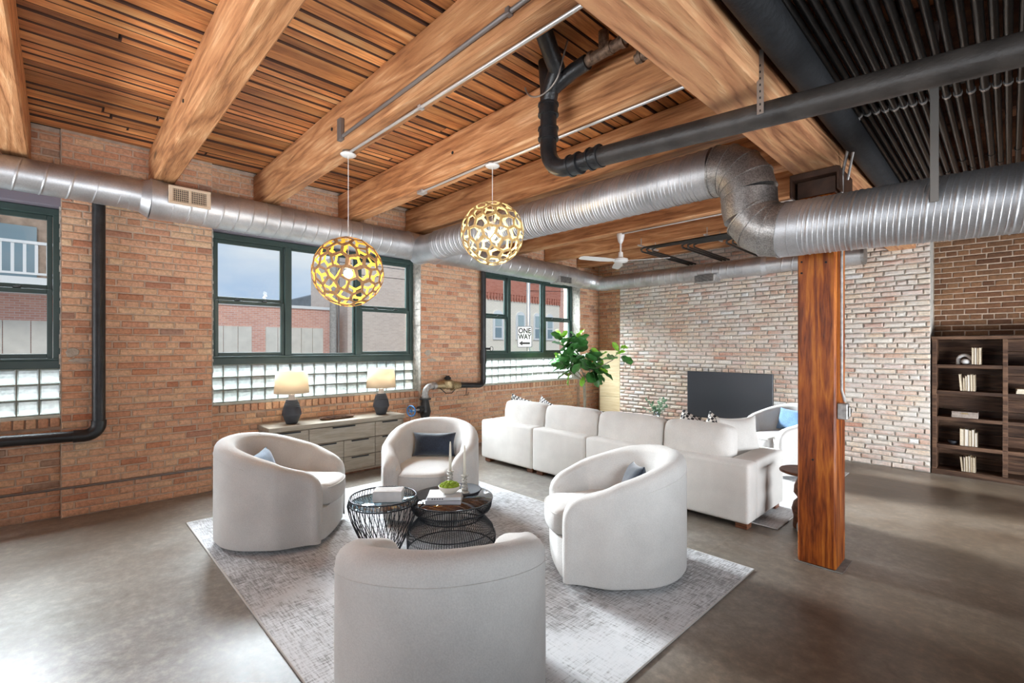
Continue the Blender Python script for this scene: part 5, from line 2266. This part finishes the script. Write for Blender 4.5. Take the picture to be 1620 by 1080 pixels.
# ---------------------------------------------------------------- ceiling fan
fan = thing('ceiling_fan', 'white three-bladed ceiling fan near the television wall', 'fan', (2.16, 5.68, 0))
t = MB()
t.lathe([(.0, 3.128), (.05, 3.128), (.055, 3.10), (.035, 3.02), (.018, 2.99), (0, 2.99)], 20)
t.build('canopy', M['white_metal'], fan, sharp=50)
t = MB()
t.tube([(0, 0, 3.0), (0, 0, 2.84)], .012, 10)
t.build('down_rod', M['white_metal'], fan)
t = MB()
t.lathe([(0, 2.87), (.03, 2.87), (.035, 2.80), (.05, 2.79), (.10, 2.775), (.105, 2.745), (.08, 2.728), (0, 2.722)], 24)
t.build('motor_housing', M['white_metal'], fan, sharp=50)
for (tx, ty) in ((1.94 - 2.16, 5.098 - 5.68), (2.754 - 2.16, 5.95 - 5.68), (1.677 - 2.16, 6.232 - 5.68)):
    a = math.atan2(ty, tx)
    t = MB()
    Mb = Matrix.Rotation(a, 4, 'Z') @ Matrix.Translation((0, 0, 2.75)) @ Matrix.Rotation(math.radians(12), 4, 'X')
    poly = [(.09, -.025), (.16, -.05), (.30, -.068), (.62, -.06), (.655, -.04), (.66, .02), (.62, .05), (.30, .058), (.16, .045), (.09, .025)]
    t.prism(poly, -.003, .003, 0, Mb)
    t.build('blade', M['white_metal'], fan)

# ---------------------------------------------------------------- television and console
tv = thing('television', 'large black flat television standing on the plank console', 'television', (2.946, 7.37, 0))
t = MB()
t.bbox(-.636, .636, -.012, .03, .435, 1.160, .006)
t.bbox(-.40, .40, .03, .07, .50, .85, .01)
t.build('casing', M['black_metal'], tv)
t = MB()
t.box(-.628, .628, -.0135, -.012, .447, 1.153)
t.build('screen', M['screen'], tv)
for s in (-1, 1):
    t = MB()
    t.bbox(s * .47 - .012, s * .47 + .012, -.11, .12, .408, .418, .002)
    t.bbox(s * .47 - .01, s * .47 + .01, -.01, .02, .414, .45, .002)
    t.build('foot', M['black_metal'], tv)
con = thing('media_console', 'low weathered plank console on a black metal frame under the television', 'console', (2.95, 7.36, 0))
for k in range(3):
    t = MB()
    t.bbox(-.78, .80, -.25 + k * .167, -.25 + k * .167 + .163, .368, .405, .004)
    t.build('top_plank', M['console_wood'], con)
t = MB()
for sx_ in (-.74, .76):
    for sy_ in (-.22, .22):
        t.box(sx_ - .015, sx_ + .015, sy_ - .015, sy_ + .015, 0, .368)
t.box(-.74, .76, -.23, -.20, .34, .368)
t.box(-.74, .76, .20, .23, .34, .368)
t.box(-.755, -.725, -.22, .22, .34, .368)
t.box(.745, .775, -.22, .22, .34, .368)
t.box(-.74, .76, -.22, .22, .12, .14)
t.build('metal_frame', M['black_metal'], con)
for k, (x, y) in enumerate(((-.18, -.1), (.14, -.12))):
    pass
ct = thing('glass_table', 'low glass-topped table behind the sofa carrying the small plant', 'table', (1.92, 6.25, .012))
t = MB()
t.bbox(-.72, .66, -.28, .28, .462, .474, .003)
t.build('glass_top', M['table_glass'], ct)
t = MB()
for sx_ in (-.68, .62):
    for sy_ in (-.25, .25):
        t.box(sx_ - .012, sx_ + .012, sy_ - .012, sy_ + .012, 0, .462)
t.box(-.68, .62, -.262, -.238, .44, .462)
t.box(-.68, .62, .238, .262, .44, .462)
t.box(-.692, -.668, -.25, .25, .44, .462)
t.box(.608, .632, -.25, .25, .44, .462)
t.build('metal_frame', M['black_metal'], ct)


# ---------------------------------------------------------------- leaves and plants
def leaf_mesh(name, mat, L, W, cup=.12, fold=.18, droop=.25, nu=9, nv=6, blunt=True):
    mb = MB()
    vs, fs = [], []
    for i in range(nu + 1):
        u = i / nu
        w = W * (math.sin(PI * min(1, u ** (.75 if blunt else .9))) ** (.55 if blunt else .8)) * (.45 + .75 * u if blunt else 1)
        if i == 0 or i == nu:
            w = max(w, .003)
        for j in range(nv + 1):
            v = 2 * j / nv - 1
            y = L * u
            z = abs(v) * W * fold - droop * L * u * u + .012 * math.sin(u * 18) * abs(v)
            vs.append((v * w * .5, y, z + cup * 0))
    for i in range(nu):
        for j in range(nv):
            a = i * (nv + 1) + j
            fs.append((a, a + 1, a + nv + 2, a + nv + 1))
    mb.add(vs, fs, 0, True)
    mb.tube([(0, -.03, 0), (0, 0, 0), (0, L * .5, -droop * L * .25 + .002), (0, L * .95, -droop * L * .9 + .002)], [.0025, .002, .0015, .0008], 5)
    return mb.mesh(name, mat)


plant = thing('fiddle_leaf_fig', 'tall fiddle leaf fig tree in a pale basket behind the sofa by the far window', 'plant', (.55, 6.95, 0))
t = MB()
t.lathe([(0, 0), (.15, 0), (.19, .10), (.20, .26), (.185, .34), (.17, .34), (.165, .30), (0, .29)], 28)
t.build('pot', M['ceramic'], plant, sharp=60)
t = MB()
t.lathe([(0, .315), (.10, .31), (.165, .30)], 20)
t.build('soil', M['soil'], plant)
TR = MB()
TR.tube([(0, 0, .30), (.01, 0, .6), (-.01, .0, .9), (.0, 0, 1.08)], [.03, .026, .023, .02], 10)
rn = random.Random(14)
branches = [
    [(0, 0, .95), (-.14, -.16, 1.2), (-.26, -.24, 1.50), (-.32, -.28, 1.74)],
    [(0, 0, .98), (-.06, -.08, 1.25), (-.10, -.10, 1.55), (-.06, -.1, 1.72)],
    [(0, 0, .92), (-.16, -.14, 1.06), (-.30, -.24, 1.22), (-.36, -.28, 1.34)],
    [(0, 0, .98), (.14, .02, 1.14), (.26, .04, 1.26), (.30, .03, 1.38)],
    [(0, 0, .90), (.16, .06, 1.04), (.26, .06, 1.12), (.30, .06, 1.16)],
    [(.10, .0, 1.12), (.34, .02, 1.20), (.58, .04, 1.32), (.74, .04, 1.52)],
]
for b in branches:
    TR.tube(b, [.014, .011, .008, .005], 7)
TR.build('trunk_and_branches', M['bark'], plant)
LM = [leaf_mesh('fig_leaf', M['leaf'], .30, .26, fold=.1), leaf_mesh('fig_leaf_b', M['leaf'], .26, .23, fold=.12, droop=.45), leaf_mesh('fig_leaf_c', M['leaf'], .33, .27, fold=.1, droop=.15)]
LL = leaf_mesh('fig_leaf_young', M['leaf_lime'], .22, .14, droop=.1)


def put_leaf(p, d, me, roll, sc=1.0):
    d = Vector(d).normalized()
    q = d.to_track_quat('Y', 'Z').to_matrix().to_4x4() @ Matrix.Rotation(roll, 4, 'Y')
    o = bpy.data.objects.new('leaf', me)
    COL.objects.link(o)
    o.parent = plant
    o.matrix_local = Matrix.Translation(p) @ q @ Matrix.Diagonal((sc, sc, sc, 1))
    return o


for bi, b in enumerate(branches):
    pts = [Vector(q) for q in b]
    nl = (15, 14, 15, 14, 15, 9)[bi]
    for k in range(nl):
        u = .28 + .72 * k / (nl - 1)
        seg = min(2, int(u * 3))
        f_ = u * 3 - seg
        p = pts[seg].lerp(pts[seg + 1], f_)
        ax = (pts[seg + 1] - pts[seg]).normalized()
        a = k * 2.4 + bi
        side = ax.orthogonal().normalized()
        side = Matrix.Rotation(a, 3, ax) @ side
        lift = -.25 + .95 * u + (.35 if bi < 2 else -.35 if bi in (4,) else 0)
        d = side + Vector((0, 0, lift * .8)) + ax * .25
        top = k >= nl - 2
        if bi == 5 and k < 5:
            continue
        put_leaf(p, d, LL if (top or (bi == 5 and k > 5)) else LM[(k + bi) % 3], rn.uniform(-1.3, 1.3), rn.uniform(.75, 1.05))
put_leaf(Vector((0.02, -.04, 1.0)), (.1, -.4, -.6), LL, 0, .9)
put_leaf(Vector((-.22, -.15, 1.06)), (-.1, -.2, -1), LL, .3, 1.0)
put_leaf(Vector((.78, .04, 1.38)), (.8, -.3, -.3), LM[0], .2, .85)

pp = thing('potted_plant', 'small grey-green eucalyptus plant in a glass vase behind the sofa', 'plant', (2.36, 6.30, .487))
t = MB()
t.lathe([(0, 0), (.045, 0), (.055, .03), (.05, .09), (.035, .12), (.038, .13)], 20)
t.build('vase', M['table_glass_clear'], pp)
t = MB()
rn = random.Random(5)
tips = []
for k in range(16):
    a = rn.uniform(0, 6.28)
    r = rn.uniform(.05, .19)
    h = rn.uniform(.16, .33)
    p = [(0, 0, .04), (r * .35 * math.cos(a), r * .35 * math.sin(a), h * .6), (r * math.cos(a), r * math.sin(a), h)]
    t.tube(p, [.002, .0015, .001], 4)
    tips.append([Vector(q) for q in p])
t.build('stems', M['bark'], pp)
em = MB()
em.lathe([(0, 0), (.012, .0005), (.017, .001), (.012, .002), (0, .002)], 8, M=Matrix.Translation((.015, 0, 0)) @ Matrix.Diagonal((1, .8, 1, 1)))
eme = em.mesh('eucalyptus_leaf', M['euc'])
for p in tips:
    for k in range(9):
        u = .35 + .65 * k / 8
        q = p[0].lerp(p[1], u * 2) if u < .5 else p[1].lerp(p[2], u * 2 - 1)
        o = bpy.data.objects.new('leaf', eme)
        COL.objects.link(o)
        o.parent = pp
        s_ = rn.uniform(.8, 1.5)
        o.matrix_local = Matrix.Translation(q) @ Matrix.Rotation(rn.uniform(0, 6.28), 4, 'Z') @ Matrix.Rotation(rn.uniform(-1.2, .4), 4, 'Y') @ Matrix.Rotation(rn.uniform(-1, 1), 4, 'X') @ Matrix.Diagonal((s_, s_, s_, 1))

# pale pine cabinet in the alcove
cb = thing('alcove_cabinet', 'tall pale pine box cabinet in the corner alcove behind the fig tree', 'cabinet', (0.27, 7.79, 0))
t = MB()
t.bbox(.0, .485, .02, .34, 0, 1.48, .004)
t.build('carcass', M['pine'], cb)
for (z0, z1) in ((.03, .575), (.585, 1.475)):
    t = MB()
    t.bbox(.008, .478, .0, .02, z0, z1, .003)
    t.build('door_panel', M['pine'], cb)

# ---------------------------------------------------------------- bookcase
BX0 = 5.250
bc = thing('bookcase', 'wide dark barn-wood bookcase built against the recess wall', 'bookcase', (BX0, 7.78, 0))
BW, BD = 3.3, .32
SHZ = [(.0, .062), (.325, .368), (.660, .702), (.978, 1.021), (1.296, 1.338), (1.640, 1.678)]
posts = [0.0, .605, 1.25, 1.9, 2.55, 3.2]
for i, p in enumerate(posts):
    t = MB()
    t.bbox(p, p + .042, 0 if i in (0, 5) else .005, BD, .062, 1.640, .003)
    t.build('upright', M['shelf'], bc)
for k, (z0, z1) in enumerate(SHZ):
    t = MB()
    t.bbox(-.005 if k in (0, 5) else .042, BW, -.005 if k in (0, 5) else .008, BD, z0, z1, .003)
    t.build('top_board' if k == 5 else ('base_board' if k == 0 else 'shelf'), M['shelf'], bc)
for k in range(11):
    t = MB()
    t.bbox(.0, BW, BD - .012, BD - .002, .062 + k * .1435, .062 + (k + 1) * .1435 - .004, .002)
    t.build('back_board', M['shelf'], bc)

PLACE = ['leftmost', 'second from the left', 'third from the left', 'fourth from the left', 'fifth from the left', 'rightmost']


def book_row(shelf, shelfname, x0, specs, lean=0.0):
    z = SHZ[shelf][1] + .0006
    x = x0
    n = len(specs)
    for k, (w, h, c) in enumerate(specs):
        plc = PLACE[k] if k < n - 1 else 'rightmost'
        b = thing('book', 'cream paper-backed book on the %s shelf, %s of %d' % (shelfname, plc, n), 'book', (x + w / 2, 7.88, z), 0, 'cream books in the bookcase')
        t = MB()
        ln = lean * (1 if k == 0 else .2)
        Mx = Matrix.Rotation(ln, 4, 'Y')
        t.bbox(-w / 2, w / 2 - .001, -.07, .07, .003 + abs(ln) * w * .5, h, .002, M=Mx)
        t.build('page_block', c, b)
        t = MB()
        t.box(-w / 2 - .0005, -w / 2 + .0015, -.074, .074, .002 + abs(ln) * w * .5, h + .004, M=Mx)
        t.box(w / 2 - .003, w / 2 - .001, -.074, .074, .002 + abs(ln) * w * .5, h + .004, M=Mx)
        t.build('cover', c2, b)
        x += w + .002


c1, c2, c3 = M['cream'], simple('tan_cover', (0.52, 0.40, 0.26), 0.7), simple('pale_paper', (0.76, 0.72, 0.65), 0.8)
book_row(4, 'top', 5.602, [(.022, .20, c1), (.020, .20, c3), (.014, .195, c1), (.022, .20, c1)])
book_row(3, 'second', 5.503, [(.024, .20, c1), (.018, .16, c1), (.016, .18, c3), (.024, .195, c3), (.022, .20, c1), (.018, .195, c1)], -.07)
book_row(1, 'fourth', 5.500, [(.040, .20, c1), (.036, .20, c3), (.022, .19, c1), (.024, .20, c3), (.022, .165, c3)])
book_row(0, 'lowest', 5.515, [(.018, .17, c1), (.016, .17, c3), (.022, .185, c1), (.018, .19, c3), (.016, .18, c1), (.020, .18, c1)], -.09)
for k in range(3):
    b = flat_book('book', 'cream book lying flat at the right end of the second shelf, %s of three' % ('bottom', 'middle', 'top')[k], 6.03, 7.88, SHZ[3][1] + .0006 + k * .0185, .05 * k, .14, .18, .018, c1, 'flat books at the shelf end')
# arch ornament with ball
t = MB()
pts = [(-.055, 0, 0), (-.055, 0, .045)] + [(-.055 * math.cos(i / 8 * PI), 0, .055 + .055 * math.sin(i / 8 * PI)) for i in range(9)] + [(.055, 0, .045), (.055, 0, 0)]
t.tube(pts, .020, 12)
o = t.build('arch_ornament', M['white_matt'])
o.location = (5.535, 7.90, SHZ[4][1] + .001)
tag(o, 'white arch-shaped ornament on the top shelf of the bookcase', 'ornament')
t = MB()
bm = bmesh.new()
bmesh.ops.create_uvsphere(bm, u_segments=20, v_segments=14, radius=.035)
t.bm(bm, 0, True)
o = t.build('ball_ornament', M['white_matt'])
o.scale = (1.25, 1, 1)
o.location = (5.548, 7.86, SHZ[4][1] + .036)
tag(o, 'white round stone ball before the arch ornament on the top shelf', 'ornament')
t = MB()
t.bbox(-.115, .115, -.07, .07, 0, .058, .004)
t.bbox(-.115, .115, -.07, .07, .059, .072, .003)
o = t.build('keepsake_box', simple('grey_driftwood', (0.34, 0.28, 0.24), 0.8, var=.3, scale=30))
o.location = (5.54, 7.87, SHZ[2][1] + .001)
tag(o, 'long grey wooden box with brass catch on the middle shelf', 'box')
t = MB()
t.bbox(-.03, .03, -.0735, -.07, .045, .064, .001)
t.build('brass_catch', M['brass'], o)
t = MB()
t.lathe([(0, 0), (.025, 0), (.045, .02), (.05, .045), (.046, .045), (.04, .022), (0, .008)], 20)
o = t.build('bowl', M['charcoal'])
o.location = (5.435, 7.88, SHZ[1][1] + .001)
tag(o, 'small dark round bowl on the fourth shelf beside cream books', 'bowl')

# round side table with a stacked-disc pedestal, and glass jug below
rt = thing('side_table', 'small round walnut side table with bulbous pedestal behind the orange post', 'table', (4.70, 4.62, .0))
t = MB()
t.lathe([(0, .47), (.17, .47), (.19, .478), (.192, .490), (.185, .497), (0, .497)], 36)
t.build('table_top', M['walnut'], rt, sharp=40)
t = MB()
t.lathe([(0, .26), (.055, .26), (.085, .30), (.08, .36), (.05, .44), (.045, .47), (0, .47)], 28)
t.build('upper_pedestal', M['walnut'], rt, sharp=40)
t = MB()
t.lathe([(0, 0), (.085, 0), (.09, .01), (.085, .10), (.10, .16), (.085, .22), (.05, .26), (0, .26)], 28)
t.build('lower_pedestal', M['walnut'], rt, sharp=40)
t = MB()
t.lathe([(0, 0), (.038, 0), (.05, .02), (.052, .07), (.04, .105), (.024, .125), (.026, .14), (.022, .14), (0, .12)], 20)
o = t.build('glass_jar', M['block'])
o.location = (4.735, 4.46, .001)
tag(o, 'small ribbed glass jar standing on the floor by the round walnut table', 'jar')

# ---------------------------------------------------------------- outside the windows
M['red_brick_far'] = wall_brick_tex('red_brick_far', (0.62, 0.30, 0.23), (0.74, 0.40, 0.31), (0.70, 0.58, 0.52))
M['tan_brick_far'] = wall_brick_tex('tan_brick_far', (0.64, 0.52, 0.45), (0.74, 0.62, 0.54), (0.72, 0.65, 0.60))
M['cream_brick_far'] = wall_brick_tex('cream_painted_brick', (0.88, 0.80, 0.68), (0.92, 0.84, 0.72), (0.76, 0.69, 0.60))
M['coping'] = simple('white_coping', (0.8, 0.8, 0.8), 0.6)
M['garage'] = simple('grey_beige_door', (0.72, 0.68, 0.61), 0.7, var=.08, scale=3)
M['asphalt'] = simple('asphalt', (0.16, 0.16, 0.16), 0.9)
M['far_glass'] = simple('far_window_glass', (0.22, 0.30, 0.34), 0.15)
M['blind'] = simple('window_blind', (0.40, 0.50, 0.52), 0.6)
M['pole_wood'] = simple('grey_pole_wood', (0.36, 0.34, 0.32), 0.85, var=.2, scale=10)
M['hill'] = simple('slate_roof_far', (0.22, 0.25, 0.28), 0.8, var=.2, scale=2)
M['tree'] = simple('bare_branches', (0.14, 0.12, 0.11), 0.9)
M['deck_grey'] = simple('weathered_porch', (0.34, 0.25, 0.19), 0.85, var=.3, scale=4)

g = MB()
g.box(-60, -0.45, -40, 60, -.4, -.05)
struct(g.build('ground', M['asphalt']))

gar = thing('garage_building', 'low red brick garage building with grey-beige doors across the street', 'building', (-15, 0, 0))
t = MB()
t.box(-5, 0, -14, 9.0, -.1, 3.18)
t.build('wall', M['red_brick_far'], gar)
t = MB()
t.box(-5, .06, -14, 9.05, 3.18, 3.30)
t.build('coping', M['coping'], gar)
for (a, b_) in ((-13.2, -10.3), (-9.7, -6.6), (-6.0, -3.0), (-2.4, .6), (1.2, 3.7), (4.0, 5.64) if False else (3.1, 5.6), (6.1, 8.45)):
    if a == 1.2:
        b_ = 2.6
    d = MB()
    nv = 5
    for k in range(nv):
        w = (b_ - a) / nv
        d.box(0, .05, a + k * w + .01, a + (k + 1) * w - .01, -.05, 2.36)
    o = d.build('garage_door', M['garage'], gar)

tb = thing('tan_building', 'taller tan brick building right of the garages', 'building', (-15, 0, 0))
t = MB()
t.box(-4, .3, 9.45, 14.5, -.1, 5.8)
t.build('wall', M['tan_brick_far'], tb)
t = MB()
t.box(.30, .34, 10.9, 11.8, .5, 1.35)
t.build('window', M['far_glass'], tb)
rb = thing('far_roof', 'hazy dark gabled roof behind the garage building', 'building', (-30, 12.0, 0))
t = MB()
t.prism([(-2.4, 0), (5, 0), (5, 6.2), (3.2, 5.9), (0, 4.9), (-2.4, 4.2)], -3, 3, 0, Matrix.Rotation(PI / 2, 4, 'Z') @ Matrix.Rotation(PI / 2, 4, 'X'))
t.build('roof', M['hill'], rb)

up = thing('utility_pole', 'weathered utility pole standing before the garage building', 'pole', (-13.2, 8.15, 0))
t = MB()
t.tube([(0, 0, -.1), (0, 0, 9)], .14, 12)
t.build('shaft', M['pole_wood'], up)
t = MB()
t.tube([(.15, .14, 0), (.15, .14, 7)], .03, 8)
t.tube([(.05, .22, 0), (.05, .22, 7)], .025, 8)
t.build('cable_riser', M['conduit_dark'], up)
for k in range(3):
    t = MB()
    t.tube([(0, 0, 4.6 + k * .45), (1.2, 9, 4.5 + k * .40), (3, 26, 5.4 + k * .5)], .014, 5)
    t.build('overhead_wire', M['dark'], up)

# cream building with red corbelled cornice and arched windows
cbld = thing('cream_building', 'cream painted brick house with red corbelled cornice across the corner', 'building', (-12, 0, 0))
t = MB()
t.box(-8, 0, 14.6, 20.9, -.1, 3.98)
t.build('wall', M['cream_brick_far'], cbld)
t = MB()
t.box(-8, .04, 20.9, 22.2, -.1, 6)
t.build('corner_wall', M['red_brick_far'], cbld)
M['cornice'] = wall_brick_tex('cornice_brick', (0.52, 0.16, 0.10), (0.60, 0.22, 0.15), (0.45, 0.25, 0.2))
t = MB()
t.box(-8, .10, 14.6, 20.9, 4.25, 6.0)
y = 14.6
while y < 20.8:
    t.box(0, .09, y, y + .10, 3.92, 4.26)
    y += .20
t.box(0, .05, 14.6, 20.9, 4.10, 4.26)
t.build('corbelled_cornice', M['cornice'], cbld)
for (yc, wd) in ((16.1, .56), (17.7, .56), (18.95, .40), (20.0, .50)):
    fr = MB()
    n = 10
    z1 = 3.10
    arch = [(yc - wd * .62, 1.92), (yc + wd * .62, 1.92)] + [(yc + wd * .62 * math.cos(PI * i / n), z1 + .30 * math.sin(PI * i / n)) for i in range(n + 1)]
    fr.add([(0.0, p[0], p[1]) for p in arch] + [(.07, p[0], p[1]) for p in arch],
           [tuple(range(len(arch), 2 * len(arch)))] + [(i, (i + 1) % len(arch), len(arch) + (i + 1) % len(arch), len(arch) + i) for i in range(len(arch))])
    o = fr.build('window_surround', M['coping'], cbld)
    gl = MB()
    gl.box(.07, .085, yc - wd * .38, yc + wd * .38, 2.02, 2.52)
    gl.build('lower_pane', M['far_glass'], o)
    gl = MB()
    gl.box(.07, .095, yc - wd * .38, yc + wd * .38, 2.60, 3.22)
    gl.build('upper_pane', M['blind'], o)
for (yc) in (16.6, 18.0, 20.3):
    gl = MB()
    gl.box(0, .05, yc - .4, yc + .4, .2, 1.28)
    gl.build('street_window', M['far_glass'], cbld)
t = MB()
t.bbox(.02, .16, 16.65, 16.85, 1.75, 2.0, .03)
t.build('electric_meter', M['conduit'], cbld)

# street sign
sg = thing('street_sign', 'white ONE WAY street sign with left arrow on a grey post', 'sign', (-3, 9.12, 0))
sp_ = MB()
sp_.tube([(0, 0, -.1), (0, 0, 4.6)], .05, 10)
sp_.build('sign_post', M['conduit'], sg)
# sign plate faces the room: its plane is turned toward the loft window
SG = Matrix.Translation((.06, -.20, 1.815)) @ Matrix.Rotation(math.radians(38), 4, 'Z')
t = MB()


def rrect(w, h, r, n=5):
    out = []
    for cx_, cy_, a0 in ((w / 2 - r, h / 2 - r, 0), (-w / 2 + r, h / 2 - r, 90), (-w / 2 + r, -h / 2 + r, 180), (w / 2 - r, -h / 2 + r, 270)):
        for i in range(n + 1):
            a = math.radians(a0 + 90 * i / n)
            out.append((cx_ + r * math.cos(a), cy_ + r * math.sin(a)))
    return out


UPR = SG @ Matrix.Rotation(PI / 2, 4, 'X')
SW, SH = .40, .56
t.prism(rrect(SW, SH, .03), -.004, .0, 0, UPR)
plate = t.build('sign_plate', M['black_metal'], sg)
t = MB()
t.prism(rrect(SW - .02, SH - .02, .024), 0, .0015, 0, UPR)
t.build('white_field', M['coping'], plate)
t = MB()
o_, i_ = rrect(SW - .035, SH - .035, .02), rrect(SW - .05, SH - .05, .016)
n = len(o_)
t.add([UPR @ Vector((x, y, .002)) for x, y in o_] + [UPR @ Vector((x, y, .002)) for x, y in i_], [(i, (i + 1) % n, n + (i + 1) % n, n + i) for i in range(n)])
t.prism([(-.15, -.17), (-.06, -.105), (-.06, -.145), (.14, -.145), (.14, -.195), (-.06, -.195), (-.06, -.235)], .0015, .0025, 0, UPR)
t.build('border_and_arrow', M['dark'], plate)


def text(body, size, loc_m, parent, mat, name='lettering', sx=1.0):
    cu = bpy.data.curves.new(name, 'FONT')
    cu.body = body
    cu.size = size
    cu.align_x = 'CENTER'
    cu.align_y = 'CENTER'
    cu.extrude = .001
    cu.offset = size * .03
    o = bpy.data.objects.new(name, cu)
    COL.objects.link(o)
    o.parent = parent
    o.matrix_local = loc_m @ Matrix.Diagonal((sx, 1, 1, 1))
    bpy.context.view_layer.update()
    me = bpy.data.meshes.new_from_object(o.evaluated_get(bpy.context.evaluated_depsgraph_get()))
    me.materials.clear()
    me.materials.append(mat)
    bpy.data.objects.remove(o)
    o = link(name, me, parent)
    o.matrix_local = loc_m @ Matrix.Diagonal((sx, 1, 1, 1))
    return o


text('ONE', .185, UPR @ Matrix.Translation((0, .155, .003)), plate, M['dark'], sx=.86)
text('WAY', .185, UPR @ Matrix.Translation((0, -.0, .003)), plate, M['dark'], sx=.78)
# porch seen through the first window
ph = thing('rear_porch', 'weathered timber porch with white railings above the brick wall outside', 'porch', (-13.5, 0, 0))
t = MB()
t.box(-3, 0, -14, 2.2, 3.35, 3.55)
t.build('porch_floor', M['coping'], ph)
t = MB()
t.box(-6, -2.9, -14, 2.2, 3.3, 9)
t.build('house_wall', M['deck_grey'], ph)
t = MB()
t.box(-.05, .03, -14, 2.2, 4.5, 4.58)
t.box(-.05, .03, -14, 2.2, 3.62, 3.68)
t.box(-.1, .06, -14, 2.2, 5.7, 5.95)
t.build('rail', M['coping'], ph)
y = -6.0
while y < 2.2:
    t = MB()
    t.box(-.03, .01, y, y + .07, 3.66, 4.52)
    t.build('baluster', M['coping'], ph)
    y += .24
t = MB()
for yy in (-6, -3, 0, 2.1):
    t.box(-.08, .06, yy, yy + .14, 3.5, 9)
t.build('porch_post', M['coping'], ph)
t = MB()
for yy, zz in ((-4.6, 3.9), (-1.6, 3.9)):
    t.box(-2.88, -2.8, yy, yy + 1.1, 3.6, 5.5)
t.build('house_window', M['far_glass'], ph)
for yy in (-2.0, 1.0):
    q = MB()
    q.lathe([(.30, -.02), (.34, 0), (.30, .02)], 20, M=Matrix.Translation((-.4, yy, 4.0)) @ Matrix.Rotation(PI / 2, 4, 'Y'), close=True)
    q.build('bicycle_wheel', M['coping'], ph)
